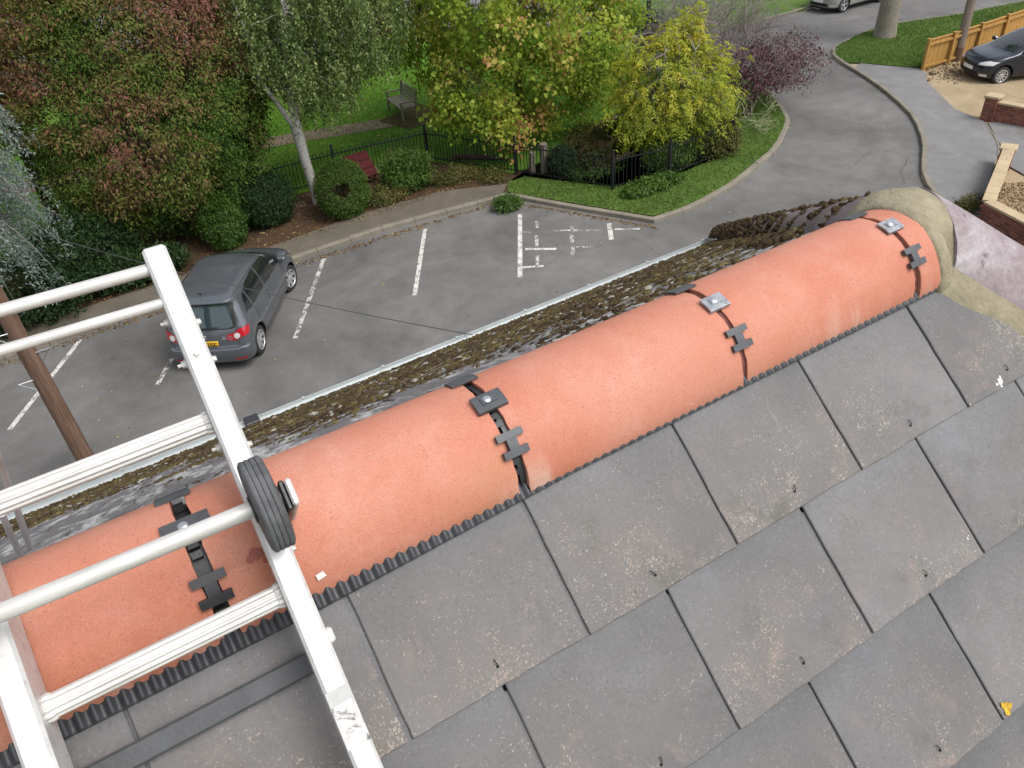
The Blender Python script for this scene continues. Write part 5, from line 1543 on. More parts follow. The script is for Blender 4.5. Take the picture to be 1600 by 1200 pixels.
for k in range(3):
    m = MB(); Mx = np.array([[1, 0, 0], [0, math.cos(R(40)), -math.sin(R(40))], [0, math.sin(R(40)), math.cos(R(40))]]); m.bbox((0, -.22+k*.215, .36+k*.18), (1.05, .265, .035), .006, Mx); put('plank', m, M_RED, sg, local=True)
for sx in (-.42, .42):
    for ly, lz, lh in ((.18, .28, .62), (-.25, .12, .32)):
        m = MB(); m.bbox((sx, ly, lz), (.07, .07, lh), .005); put('leg', m, M_RED, sg, local=True)
rb = thing('red_post', (11.34, 24.4, .1), 'small red painted marker post on the lawn to the right of the bench', 'post')
m = MB(); m.bbox((11.34, 24.4, .36), (.17, .15, .62), .012); put('shaft', m, simple('red_paint', (.28, .018, .012), .5), rb)
m = MB(); m.bbox((11.34, 24.4, .70), (.20, .18, .05), .012); m.bbox((11.34, 24.4, .78), (.10, .09, .12), .012); put('cap', m, simple('red_paint_cap', (.26, .016, .012), .5), rb)
def log(p0, p1, r0, r1, label, seed, mat=M_LOG):
    m = MB(); rg = np.random.default_rng(seed); p0, p1 = np.array(p0, float), np.array(p1, float); n = 14
    path = [p0+(p1-p0)*k/n + np.array([rg.normal(0, .03), rg.normal(0, .03), .05*math.sin(PI*k/n)+rg.normal(0, .012)]) for k in range(n+1)]
    m.tube(path, [(r0+(r1-r0)*k/n)*rg.uniform(.88, 1.12) for k in range(n+1)], 12)
    s = path[6]; m.tube([s, s+np.array([rg.normal(0, .2), rg.normal(0, .2), .25])], [r0*.45, r0*.2], 7)
    return tag(put('log', m, mat, None, autosmooth=R(60)), label, 'log')
log((12.7, 18.7, .22), (14.5, 19.7, .24), .15, .10, 'brown fallen log edging the far side of the planted bed', 1)
log((14.6, 19.75, .26), (15.9, 20.0, .24), .09, .05, 'thin pale end of a branch lying beyond the brown log', 2)
log((13.6, 18.0, .30), (15.3, 18.5, .34), .10, .08, 'grey dead log lying across the middle of the planted bed', 3)
log((12.9, 17.1, .20), (14.3, 17.4, .22), .08, .06, 'pink grey log beside the dark shrub just inside the railing', 4)
log((10.1, 20.9, .16), (11.4, 19.6, .18), .09, .07, 'dark log lying beside the railing under the maple', 5, M_BARK)
for i, (x, y, h, r_) in enumerate(((11.42, 18.38, .62, .10), (11.72, 18.22, .85, .12), (11.95, 18.52, .70, .09))):
    m = MB(); wobble_tube(m, (x, y, .1), (x+.03, y, .1+h), r_, r_*.9, 12, 6, .008, 30+i)
    tag(put('stump', m, M_LOG2, None, autosmooth=R(60)), ['shortest grey stump, first from the railing post', 'tallest grey stump in the middle of the group of stumps', 'slim grey stump at the back of the group of stumps'][i], 'stump', 'stumps set upright by the railing')
#@@TREES

# ================================================================== PLANTS
def unit(v): return v/(np.linalg.norm(v, axis=-1, keepdims=True)+1e-9)
def leaf_quads(c, axis, nrm, L, W, fold=.25):
    """kite shaped leaves: base, side, tip, side"""
    axis = unit(axis); nrm = unit(nrm - axis*np.sum(nrm*axis, -1, keepdims=True)); sd = np.cross(axis, nrm)
    L = np.asarray(L)[:, None]; W = np.asarray(W)[:, None]
    b = c; t = c+axis*L - nrm*L*.12; l = c+axis*L*.45+sd*W*.5+nrm*W*fold; r = c+axis*L*.45-sd*W*.5+nrm*W*fold
    return np.stack([b, r, t, l], 1).reshape(-1, 3)
def lump(d, seed, amp):
    rg = np.random.default_rng(seed); s = np.zeros(len(d))
    for k in range(7):
        f = rg.normal(0, 1, 3); f = f/np.linalg.norm(f)*rg.uniform(2.2, 6.5); s += np.sin(d@f + rg.uniform(0, 6.28))*rg.uniform(.4, 1)
    return 1+amp*s/3
def crown_clusters(center, radii, n, seed, inner=.55, amp=.2, zmin=None, flat_bottom=None):
    rg = np.random.default_rng(seed); d = unit(rg.normal(0, 1, (n, 3))); r = rg.uniform(inner**3, 1, n)**(1/3)*lump(d, seed, amp)
    p = np.array(center)+d*r[:, None]*np.array(radii)
    if zmin is not None: keep = p[:, 2] > zmin; p, d = p[keep], d[keep]
    return p, d
def scatter_leaves(P, D, per, sig, size, aspect, seed, tint_c, tint_j=.12, droop=.4, up=.55, out=.5, flatten=.7, size_j=.35):
    """per leaves around every cluster centre P with outward direction D"""
    rg = np.random.default_rng(seed); n = len(P); C = np.repeat(P, per, 0); Dd = np.repeat(D, per, 0); k = n*per
    off = rg.normal(0, 1, (k, 3))*np.array([1, 1, flatten])*(sig if np.isscalar(sig) else np.repeat(sig, per)[:, None])
    c = C+off
    nrm = Dd*(out+.25)+np.array([0, 0, up+.35])+rg.normal(0, .36, (k, 3))
    ax = rg.normal(0, 1, (k, 3))+Dd*.5+unit(off)*.5; ax[:, 2] -= droop*1.5
    s = size*np.exp(rg.normal(0, size_j, k)).clip(.45, 1.9)
    V = leaf_quads(c, ax, nrm, s, s*aspect)
    tint = np.clip(np.repeat(tint_c, per)+rg.normal(0, tint_j, k), 0, 1)
    return V, tint
def limbs(m, base, targets, r0, seed, fork=.35, n=7, sides=7):
    """curved limbs from points on a stem to targets"""
    rg = np.random.default_rng(seed)
    for (b, t, r) in targets:
        b, t = np.array(b, float), np.array(t, float); mid = b+(t-b)*.5+rg.normal(0, .12, 3)*np.linalg.norm(t-b)*.5+np.array([0, 0, .08])
        path = [(1-q)**2*b+2*q*(1-q)*mid+q*q*t for q in np.linspace(0, 1, n)]
        m.tube(path, list(np.linspace(r, r*.25, n)), sides, cap=False)
def twig_net(P, nodes, seed, r=.006, mat=None):
    """thin twigs from each cluster centre to the nearest limb point"""
    m = MB(); rg = np.random.default_rng(seed); nodes = np.array(nodes)
    for p in P:
        q = nodes[np.argmin(np.sum((nodes-p)**2, 1)+rg.uniform(0, .15, len(nodes)))]
        mid = (p+q)/2+rg.normal(0, .06, 3); m.tube([q, mid, p], [r*1.6, r, r*.6], 3, cap=False)
    return m
def tree(name, base, label, cat='tree', group=None): return thing(name, base, label, cat, group)

# ---- big red and green shrub tree on the left
t = tree('red_leaved_tree', (2.2, 21.7, .09), 'broad dense tree with dark red and green leaves behind the grey car')
m = MB(); nodes = []
rg = np.random.default_rng(40)
tg = []
for k in range(9):
    a = rg.uniform(0, 2*PI); e = rg.uniform(.3, 1.2); tip = np.array([2.2+2.6*math.cos(a)*math.cos(e), 21.8+1.8*math.sin(a)*math.cos(e), 1.4+4.2*math.sin(e)])
    b = np.array([2.2+rg.normal(0, .25), 21.7+rg.normal(0, .25), .05]); tg.append((b, tip, .09))
limbs(m, None, tg, .09, 41); put('trunk', m, M_BARK, t, smooth=True)
P, D = crown_clusters((2.15, 21.9, 3.6), (3.25, 2.35, 3.55), 2300, 42, .78, .18, .25)
fill = rg.random(len(P)) < 1
red = np.clip(.36 + .30*nz2(P[:, 0]*.9, P[:, 2]*.9+P[:, 1]*.5, .8)*.8 + rg.normal(0, .13, len(P)) + .07*(P[:, 2]-3), 0.02, 1)
V, ti = scatter_leaves(P, D, 62, .15, .078, .42, 43, red, .10, droop=.7, up=.35)
M_REDLEAF = leaf_mat('red_green_leaves', [(0, (.040, .088, .015)), (.25, (.088, .145, .024)), (.45, (.150, .145, .040)), (.62, (.185, .120, .058)), (.8, (.215, .088, .064)), (1, (.26, .120, .098))], .25, .6, .12)
fast_mesh('crown', V, 4, M_REDLEAF, t, {'tint': ti}, None)
# low green growth around its foot
def bush(name, center, radii, n, per, size, aspect, mat, label, seed, sig=.09, inner=.75, amp=.12, tint=.5, cat='bush', hole=None, group=None, droop=.3, zmin=.1, stems=True):
    b = tree(name, (center[0], center[1], .1), label, cat, group)
    P, D = crown_clusters(center, radii, n, seed, inner, amp, zmin)
    if hole is not None:
        hc, hr = hole; kk = np.linalg.norm(P-np.array(hc), axis=1) > hr; P, D = P[kk], D[kk]
    rg = np.random.default_rng(seed+1); tc = np.clip(tint+rg.normal(0, .16, len(P))+.15*nz2(P[:, 0]*2, P[:, 2]*2, 1.0), 0, 1)
    V, ti = scatter_leaves(P, D, per, sig, size, aspect, seed+2, tc, .12, droop)
    if hole is not None:
        cc = V.reshape(-1, 4, 3).mean(1); kk = np.linalg.norm(cc-np.array(hole[0]), axis=1) > hole[1]*.8; V = V.reshape(-1, 4, 3)[kk].reshape(-1, 3); ti = ti[kk]
    fast_mesh('foliage', V, 4, mat, b, {'tint': ti}, None)
    m = MB()
    for k in range(6):
        a = rg.uniform(0, 2*PI); m.tube([(center[0], center[1], .05), (center[0]+.3*radii[0]*math.cos(a), center[1]+.3*radii[1]*math.sin(a), center[2]*.7), (center[0]+.7*radii[0]*math.cos(a), center[1]+.7*radii[1]*math.sin(a), center[2]*1.2)], [.02, .014, .006], 5)
    put('stems', m, M_BARK, b)
    return b
G_DARK = leaf_mat('dark_evergreen', [(0, (.012, .026, .008)), (.5, (.022, .048, .014)), (1, (.045, .085, .022))], .2, .55, .2)
G_MID = leaf_mat('mid_green', [(0, (.028, .062, .010)), (.5, (.055, .115, .018)), (1, (.105, .175, .032))], .3, .5, .2)
G_BOX = leaf_mat('clipped_green', [(0, (.034, .070, .012)), (.5, (.062, .115, .020)), (1, (.11, .165, .035))], .25, .5, .2)
G_OLIVE = leaf_mat('olive_green', [(0, (.055, .062, .018)), (.4, (.105, .115, .030)), (.7, (.165, .155, .050)), (1, (.20, .11, .05))], .3, .5, .2)
G_BRIGHT = leaf_mat('bright_green', [(0, (.035, .080, .012)), (.5, (.065, .135, .022)), (1, (.115, .19, .04))], .35)
bush('round_bush', (5.98, 19.45, .83), (.70, .62, .80), 1500, 24, .034, .55, G_BOX, 'clipped round bush with a dark hollow in its side, right of the birch trunk', 100, .045, .93, .05, .5, hole=((5.84, 18.98, 1.0), .23))
bush('dark_bush', (4.05, 20.35, .82), (.78, .62, .82), 700, 34, .045, .5, G_DARK, 'very dark rounded evergreen bush left of the birch trunk', 110, .07, .8, .08, .45)
bush('green_bush', (2.75, 19.75, .72), (.55, .5, .72), 500, 34, .045, .5, G_MID, 'small mid green bush in front of the red leaved tree, beyond the car roof', 120, .06, .75, .12, .45)
bush('low_shrub', (.1, 19.35, .42), (1.5, .5, .45), 480, 30, .07, .45, G_DARK, 'low dark green undergrowth at the foot of the red leaved tree', 130, .10, .6, .2, .6)
bush('dark_bush', (-.7, 20.2, .85), (1.3, .6, .85), 520, 30, .07, .45, G_DARK, 'dark bush between the weeping conifer and the red leaved tree', 127, .12, .6, .2, .45)
bush('leafy_shrub', (8.1, 19.85, .58), (.66, .42, .54), 340, 34, .075, .36, G_MID, 'leafy mid green shrub in front of the railing corner', 140, .10, .6, .25, .6)
bush('low_shrub', (7.2, 19.6, .24), (.75, .36, .22), 230, 24, .055, .4, G_OLIVE, 'low olive and brown ground plant beside the clipped round bush', 150, .09, .5, .3, .55)
bush('low_shrub', (9.4, 19.45, .22), (.7, .32, .18), 190, 22, .055, .4, G_OLIVE, 'low yellowish plant between the leafy shrub and the end of the footpath', 152, .09, .5, .3, .4)
bush('dark_bush', (12.15, 17.85, .46), (.42, .36, .40), 300, 30, .05, .5, G_DARK, 'small dark bush just inside the railing beside the stumps', 160, .06, .75, .1, .4)
bush('red_flecked_bush', (13.0, 17.4, .45), (.45, .4, .40), 260, 26, .055, .5, leaf_mat('red_flecked_leaves', [(0, (.02, .05, .01)), (.55, (.05, .09, .02)), (.75, (.16, .05, .03)), (1, (.25, .08, .06))], .3), 'small bush with red flecked leaves between the dark bush and the logs', 165, .08, .6, .2, .55)
bush('bed_plants', (14.2, 18.9, .38), (1.3, .8, .30), 420, 28, .06, .35, G_OLIVE, 'straggling olive plants growing among the logs of the bed', 170, .10, .4, .3, .35)
bush('ivy_patch', (13.35, 15.3, .20), (.95, .28, .18), 330, 26, .05, .8, G_MID, 'bright leafy patch spilling through the railing onto the grass verge', 180, .08, .5, .25, .7)
bush('green_bush', (14.75, 16.15, .55), (.80, .5, .52), 420, 28, .06, .45, G_MID, 'green bush behind the railing at the foot of the yellow shrub', 185, .09, .6, .2, .8)
bush('green_bush', (16.35, 15.95, .50), (.75, .5, .55), 420, 28, .06, .45, G_OLIVE, 'olive green bush growing through the railing under the yellow shrub', 187, .09, .6, .2, .45)
bush('kerb_weed', (9.72, 17.0, .16), (.40, .30, .18), 150, 22, .06, .45, G_BRIGHT, 'fresh green weed growing in the gutter at the corner of the kerb', 190, .06, .4, .25, .5, 'weed', zmin=.01)
bush('low_shrub', (10.3, 18.85, .18), (.40, .45, .14), 130, 22, .055, .42, G_OLIVE, 'low ragged plants at the foot of the railing near the end of the footpath', 193, .09, .4, .3, .45)
bush('bed_plants', (12.9, 17.6, .22), (.9, .8, .16), 240, 26, .055, .42, G_MID, 'low green plants just inside the railing in front of the red flecked bush', 195, .09, .4, .3, .45)
bush('leafy_shrub', (15.3, 18.3, .55), (.9, .7, .55), 380, 28, .065, .4, G_MID, 'mid green bushy growth between the grey log and the yellow shrub', 197, .1, .5, .2, .5)
bush('kerb_weed', (18.55, 9.35, .20), (.6, .22, .16), 120, 22, .06, .35, G_OLIVE, 'straggly weeds growing on the footpath against the coping stone wall', 198, .09, .4, .3, .35, 'weed', zmin=.11)
# bed grasses beside the leafy shrub: arching straps
b = tree('strap_leaved_plant', (8.3, 20.7, .1), 'tuft of pale arching strap leaves behind the leafy shrub', 'plant')
rg = np.random.default_rng(77); V = []
for k in range(130):
    a = rg.uniform(0, 2*PI); L = rg.uniform(.5, 1.1); d = np.array([math.cos(a), math.sin(a), 0]); s = np.array([-d[1], d[0], 0])*.018; p0 = np.array([8.3+rg.normal(0, .3), 20.6+rg.normal(0, .12), .1]); lean = rg.uniform(.2, .8)
    pts = [p0+d*L*lean*q*q+np.array([0, 0, L*(q-.35*lean*q*q)]) for q in (0, .35, .7, 1.0)]; w = [1, 1.2, .8, .1]
    for q in range(3): V += [pts[q]-s*w[q], pts[q]+s*w[q], pts[q+1]+s*w[q+1], pts[q+1]-s*w[q+1]]
fast_mesh('leaves', np.array(V), 4, G_OLIVE, b, {'tint': np.repeat(rg.uniform(.2, .85, 130), 3)}, None)

# ---- silver birch
t = tree('birch_tree', (5.55, 20.72, .09), 'white barked birch with small drooping grey green leaves')
m = MB()
tr = [np.array(p) for p in ((5.60, 20.72, .05), (5.58, 20.72, .6), (5.52, 20.72, 1.4), (5.50, 20.72, 2.3), (5.55, 20.76, 3.1), (5.72, 20.85, 4.2), (5.95, 20.95, 5.4), (6.1, 21.0, 6.8), (6.2, 21.1, 8.6))]
m.tube(tr, [.16, .135, .135, .16, .10, .085, .07, .05, .02], 14, cap=False)
nod = list(tr[4:])
tgs = [((5.50, 20.72, 2.25), (4.75, 20.9, 4.0), .10), ((4.9, 20.85, 3.7), (4.6, 21.0, 6.3), .055), ((5.5, 20.72, 2.45), (6.6, 20.6, 4.4), .07), ((5.6, 20.8, 3.4), (7.6, 20.8, 5.0), .05), ((6.3, 20.65, 4.0), (8.4, 20.7, 4.6), .04), ((5.8, 20.9, 4.6), (7.4, 21.3, 6.8), .05), ((5.9, 20.9, 5.2), (4.6, 20.4, 7.0), .04), ((5.7, 20.85, 4.1), (5.6, 19.8, 5.6), .04), ((6.0, 20.95, 5.6), (6.6, 20.1, 7.2), .04)]
limbs(m, None, tgs, .05, 51, sides=9)
for bq, tq, _ in tgs: nod += [np.array(bq)+(np.array(tq)-np.array(bq))*q for q in (.4, .6, .8, 1)]
put('trunk', m, M_BIRCH, t, smooth=True)
rg = np.random.default_rng(52)
P, D = crown_clusters((6.75, 20.9, 5.0), (2.3, 1.7, 2.5), 900, 53, .35, .22, 2.5)
kk = ~((P[:, 0] > 8.0) & (P[:, 2] < 3.0)); P, D = P[kk], D[kk]
C = []; A = []; Nn = []; T = []
for p in P:
    nS = rg.integers(3, 6); tcol = rg.normal(.45, .16)
    for s in range(nS):
        L = rg.uniform(.4, 1.0); off = rg.normal(0, .16, 3)*np.array([1, 1, .5]); sw = rg.normal(0, .10, 2)
        nl = int(L*26)
        q = rg.uniform(0, 1, nl)
        c = p+off+np.stack([sw[0]*q*L*1.5, sw[1]*q*L*1.5, .25*L-q*L], 1)+rg.normal(0, .035, (nl, 3))
        C.append(c); a = rg.normal(0, .55, (nl, 3)); a[:, 2] -= .9; A.append(a); Nn.append(rg.normal(0, .6, (nl, 3))+np.array([0, -.35, .7])); T.append(np.clip(tcol+rg.normal(0, .17, nl), 0, 1))
C, A, Nn, T = map(np.concatenate, (C, A, Nn, T)); kk = C[:, 2] > 2.05; C, A, Nn, T = C[kk], A[kk], Nn[kk], T[kk]
s = .066*np.exp(rg.normal(0, .25, len(C)))
M_BIRCHLEAF = leaf_mat('birch_leaves', [(0, (.070, .115, .028)), (.4, (.140, .205, .054)), (.7, (.22, .285, .088)), (.93, (.33, .37, .14)), (1, (.36, .32, .09))], .35, .45, .4)
fast_mesh('crown', leaf_quads(C, A, Nn, s, s*.66), 4, M_BIRCHLEAF, t, {'tint': T}, None)
tag(put('twigs', twig_net(P[::3], nod, 54, .005), M_BIRCH, t), kind='stuff')

# ---- yellow green maple in the middle
t = tree('maple_tree', (13.1, 21.6, .1), 'yellow green maple tinged orange in the middle of the garden')
m = MB()
tr = [np.array(p) for p in ((13.1, 21.6, .05), (13.08, 21.6, 1.0), (13.0, 21.6, 2.0), (12.9, 21.7, 3.2), (12.8, 21.7, 5.0), (12.8, 21.7, 7.6))]
m.tube(tr, [.15, .12, .11, .09, .06, .02], 10, cap=False)
tgs = []; rg = np.random.default_rng(60); nod = list(tr[2:])
for k in range(22):
    h = rg.uniform(.16, .8); b_ = np.array([13.0-h*.2, 21.65, 1.5+h*5]); a = k*2.4; e = rg.uniform(.7, 1.0); tip = np.array([12.95+3.7*e*math.cos(a)*(1-h*.45), 21.6+3.2*e*math.sin(a)*(1-h*.45), b_[2]+rg.uniform(.3, 1.5)])
    tgs.append((b_, tip, .055*(1.2-h))); nod += [b_+(tip-b_)*q for q in (.3, .5, .7, .85, 1)]
limbs(m, None, tgs, .05, 61); put('trunk', m, M_BARK, t, smooth=True)
P, D = crown_clusters((12.95, 21.65, 4.7), (4.15, 3.5, 3.75), 620, 62, .45, .30, 1.0)
# drooping lobes at the front
for cx_, cy_, cz_, nn in ((11.0, 19.3, 1.35, 20), (12.85, 19.6, 1.15, 11), (14.2, 19.7, 1.55, 16), (10.0, 20.2, 1.9, 16), (15.9, 20.6, 2.2, 16)):
    q = np.array([cx_, cy_, cz_])+rg.normal(0, 1, (nn, 3))*np.array([.34, .3, .34]); P = np.concatenate([P, q]); D = np.concatenate([D, np.tile([0, -.6, -.3], (nn, 1))])
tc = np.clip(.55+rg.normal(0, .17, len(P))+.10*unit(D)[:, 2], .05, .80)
hot = rg.random(len(P)) < .07; tc = np.where(hot, rg.uniform(.80, .97, len(P)), tc)
V, ti = scatter_leaves(P, D, 88, .22, .098, .85, 63, tc, .09, droop=.55, up=.5, flatten=.75)
M_MAPLE = leaf_mat('maple_leaves', [(0, (.105, .20, .020)), (.3, (.20, .32, .032)), (.55, (.34, .43, .05)), (.75, (.48, .50, .09)), (.88, (.58, .44, .13)), (1, (.54, .24, .12))], .5, .5, .25)
fast_mesh('crown', V, 4, M_MAPLE, t, {'tint': ti}, None)
tag(put('twigs', twig_net(P, nod, 64, .006), M_BARK, t), kind='stuff')

# ---- yellow feathery shrub by the bend
t = tree('yellow_shrub', (15.3, 16.9, .1), 'golden yellow feathery shrub inside the bend of the lane', 'shrub')
rg = np.random.default_rng(70); m = MB(); tgs = []; nod = []
for k in range(18):
    a = rg.uniform(0, 2*PI); tip = np.array([15.35+1.75*math.cos(a)*rg.uniform(.4, 1), 16.9+1.2*math.sin(a)*rg.uniform(.4, 1), rg.uniform(1.4, 3.6)]); b_ = np.array([15.3+rg.normal(0, .15), 16.9+rg.normal(0, .15), .1]); tgs.append((b_, tip, .035)); nod += [b_+(tip-b_)*q for q in (.4, .6, .8, 1)]
limbs(m, None, tgs, .03, 71); put('trunk', m, M_TWIG, t, smooth=True)
P, D = crown_clusters((15.35, 16.8, 1.95), (2.0, 1.3, 1.7), 430, 72, .55, .26, .55)
q = np.array([15.75, 16.9, 3.25])+rg.normal(0, 1, (34, 3))*np.array([.22, .2, .40]); P = np.concatenate([P, q]); D = np.concatenate([D, np.tile([0, -.3, .9], (34, 1))])
C = []; A = []; Nn = []; T = []; 
for p, d in zip(P, D):
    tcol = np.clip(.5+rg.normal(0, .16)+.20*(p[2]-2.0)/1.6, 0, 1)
    for s_ in range(rg.integers(4, 8)):                     # a compound leaf: drooping stalk with leaflets both sides
        a = rg.uniform(0, 2*PI); out_ = np.array([math.cos(a), math.sin(a), 0])*.7+unit(d)*.6; L = rg.uniform(.2, .36); base_ = p+rg.normal(0, .13, 3)
        for q_ in np.linspace(.15, 1, 6):
            c = base_+out_*L*q_+np.array([0, 0, .10*q_-.30*q_*q_])*L*3
            for sd_ in (-1, 1):
                sv = np.cross(out_, [0, 0, 1])*sd_; C.append(c); A.append(sv*.65+out_*.45+np.array([0, 0, -.45])+rg.normal(0, .2, 3)); Nn.append(out_*.5+np.array([0, 0, .6])+rg.normal(0, .3, 3)); T.append(np.clip(tcol+rg.normal(0, .10), 0, 1))
C, A, Nn, T = map(np.array, (C, A, Nn, T)); s = .10*np.exp(rg.normal(0, .2, len(C)))
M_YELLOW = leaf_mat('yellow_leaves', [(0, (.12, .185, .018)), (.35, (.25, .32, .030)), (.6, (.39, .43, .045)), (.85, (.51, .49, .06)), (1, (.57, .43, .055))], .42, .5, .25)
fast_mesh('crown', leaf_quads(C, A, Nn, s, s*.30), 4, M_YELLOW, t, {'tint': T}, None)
tag(put('twigs', twig_net(P, nod, 74, .008), M_TWIG, t), kind='stuff')

# ---- purple shrub and the bare grey one behind it
t = tree('purple_shrub', (19.3, 18.0, .1), 'purple leaved shrub leaning over the kerb at the bend', 'shrub')
rg = np.random.default_rng(80); m = MB(); tgs = []; nod = []
for k in range(16):
    a = rg.uniform(0, 2*PI); tip = np.array([20.0+1.5*math.cos(a)*rg.uniform(.4, 1), 18.1+1.2*math.sin(a)*rg.uniform(.4, 1), rg.uniform(1.2, 2.5)]); b_ = np.array([19.2+rg.normal(0, .15), 17.8+rg.normal(0, .15), .1]); tgs.append((b_, tip, .03)); nod += [b_+(tip-b_)*q for q in (.4, .6, .8, 1)]
limbs(m, None, tgs, .03, 81); put('trunk', m, M_BARK, t, smooth=True)
P, D = crown_clusters((20.0, 17.75, 1.45), (1.85, 1.2, .90), 330, 82, .35, .34, .55)
tc = np.clip(.5+rg.normal(0, .18, len(P)), 0, 1)
V, ti = scatter_leaves(P, D, 24, .17, .062, .55, 83, tc, .14, droop=.4)
fast_mesh('crown', V, 4, leaf_mat('purple_leaves', [(0, (.040, .014, .022)), (.5, (.095, .032, .050)), (.85, (.16, .066, .092)), (1, (.25, .15, .17))], .25, .5, .25), t, {'tint': ti}, None)
tag(put('twigs', twig_net(P, nod, 84, .006), M_TWIG, t), kind='stuff')
def twiggy(name, base, rad, h, n, label, seed, mat=M_TWIG, arch=.5):
    t = tree(name, base, label, 'shrub'); rg = np.random.default_rng(seed); m = MB()
    def grow(p, d, L, r, lvl):
        pts = [p]; dd = d.copy()
        for k in range(6):
            dd = dd+rg.normal(0, .16, 3); dd[2] -= .05*arch*(k+1)*(1 if lvl else .3); dd /= np.linalg.norm(dd); pts.append(pts[-1]+dd*L/6)
        m.tube(pts, list(np.linspace(r, max(r*.35, .005), 7)), 4 if lvl else 5, cap=False)
        if lvl < 3:
            for k in range(4 if lvl < 2 else 3):
                q = rg.integers(2, 7); nd = dd+rg.normal(0, .6, 3); nd /= np.linalg.norm(nd); grow(pts[q], nd, L*rg.uniform(.45, .7), r*.5, lvl+1)
    for k in range(n):
        a = rg.uniform(0, 2*PI); e = rg.uniform(.5, 1.3); d = np.array([math.cos(a)*math.cos(e)*rad, math.sin(a)*math.cos(e)*rad, math.sin(e)*h]); L = np.linalg.norm(d)*.8; grow(np.array(base)+np.append(rg.normal(0, .1, 2), 0), d/np.linalg.norm(d), L, .026, 0)
    put('branches', m, mat, t); return t
twiggy('bare_shrub', (20.6, 20.2, .1), 2.8, 3.3, 34, 'bare grey twiggy shrub behind the purple leaved one', 90)
twiggy('bare_shrub', (21.6, 23.0, .1), 2.6, 3.0, 26, 'bare grey twiggy shrub beside the last post of the garden railing', 91)
twiggy('pale_twig_shrub', (18.1, 16.9, .1), 1.3, 1.5, 7, 'thin pale twiggy bush on the grass verge right of the yellow shrub', 92, simple('pale_green_twigs', (.27, .28, .16), .8, var=.2), .3)
bush('dark_bush', (20.6, 24.9, 1.0), (1.2, 1.0, 1.0), 420, 28, .08, .45, G_DARK, 'dark green bush in front of the tall road railing', 93, .13, .6, .2, .5)
bush('dark_bush', (18.4, 18.7, .7), (.5, .8, .7), 260, 26, .07, .45, G_DARK, 'dark bush between the yellow shrub and the purple shrub', 95, .1, .6, .2, .5)

# ---- weeping blue cedar at the left edge
t = tree('weeping_cedar', (-2.7, 18.9, .09), 'weeping blue grey conifer hanging into the left edge', 'tree')
rg = np.random.default_rng(120); m = MB(); m.tube([(-2.7, 18.9, 0), (-2.7, 18.9, 3), (-2.55, 18.8, 6), (-2.5, 18.7, 8)], [.17, .14, .09, .03], 10)
C = []; A = []; Nn = []; T = []
for k in range(150):
    z0 = rg.uniform(2.6, 7.8); a = rg.uniform(-2.6, 1.0); Lh = rg.uniform(.9, 2.15)*(1-.35*max(0, (z0-5.5)/2.3)); d = np.array([math.cos(a), math.sin(a)]); drop = rg.uniform(1.0, 2.6)
    pts = [np.array([-2.6+d[0]*Lh*q**.75, 18.8+d[1]*Lh*q**.75, z0+.35*math.sin(q*2)-drop*q**2.2]) for q in np.linspace(0, 1, 9)]
    if pts[-1][2] < .75: continue
    m.tube(pts, list(np.linspace(.022, .005, 9)), 4, cap=False)
    tcol = rg.normal(.5, .15)
    for j in range(56):
        q = rg.uniform(.25, 1)*8; i0 = min(7, int(q)); p = pts[i0]+(pts[i0+1]-pts[i0])*(q-i0)
        hang = abs(rg.normal(0, .22)); c = p+np.array([rg.normal(0, .10), rg.normal(0, .10), -hang])
        for w in range(7):
            v = rg.normal(0, 1, 3); v[2] -= .35; C.append(c+v*.02); A.append(v); Nn.append(rg.normal(0, 1, 3)); T.append(np.clip(tcol+rg.normal(0, .16), 0, 1))
C, A, Nn, T = map(np.array, (C, A, Nn, T)); s = .065*np.exp(rg.normal(0, .3, len(C)))
put('trunk', m, M_BARKG, t, smooth=True)
fast_mesh('needles', leaf_quads(C, A, Nn, s, s*.30, .1), 4, leaf_mat('blue_needles', [(0, (.075, .105, .090)), (.45, (.17, .22, .195)), (.8, (.28, .34, .31)), (1, (.38, .43, .40))], .15, .6, .15), t, {'tint': T}, None)
bush('low_shrub', (-2.2, 18.9, .9), (1.7, .6, .9), 520, 30, .07, .45, G_DARK, 'dark green undergrowth below the weeping conifer', 125, .12, .6, .2, .5)
bush('low_shrub', (-4.6, 18.7, .8), (1.2, .6, .8), 300, 26, .07, .45, G_OLIVE, 'yellowish shrub at the left edge below the weeping conifer', 126, .12, .6, .2, .4)

# ---- trees further back that close the view
def back_tree(name, base, center, radii, n, per, size, mat, label, seed, tint=.5, trunk=.16):
    t = tree(name, base, label); m = MB(); m.tube([base, (base[0], base[1], center[2])], [trunk, trunk*.5], 8); rg = np.random.default_rng(seed)
    limbs(m, None, [((base[0], base[1], center[2]*.5), tuple(np.array(center)+unit(rg.normal(0, 1, 3))*np.array(radii)*.8), trunk*.4) for k in range(8)], .05, seed)
    put('trunk', m, M_BARK, t, smooth=True)
    P, D = crown_clusters(center, radii, n, seed, .55, .22, .4); tc = np.clip(tint+rg.normal(0, .15, len(P)), 0, 1)
    V, ti = scatter_leaves(P, D, per, .28, size, .6, seed+1, tc, .12); fast_mesh('crown', V, 4, mat, t, {'tint': ti}, None); return t
back_tree('golden_tree', (-1.0, 24.6, .1), (-.9, 24.3, 6.9), (2.6, 1.6, 2.6), 420, 40, .11, M_YELLOW, 'golden leaved tree behind the red leaved tree at the top left', 201, .55)
back_tree('green_tree', (4.2, 29.5, .1), (4.2, 29.5, 4.2), (3.6, 2.4, 3.8), 520, 40, .12, G_MID, 'mid green tree beyond the lawn behind the birch', 203, .45)
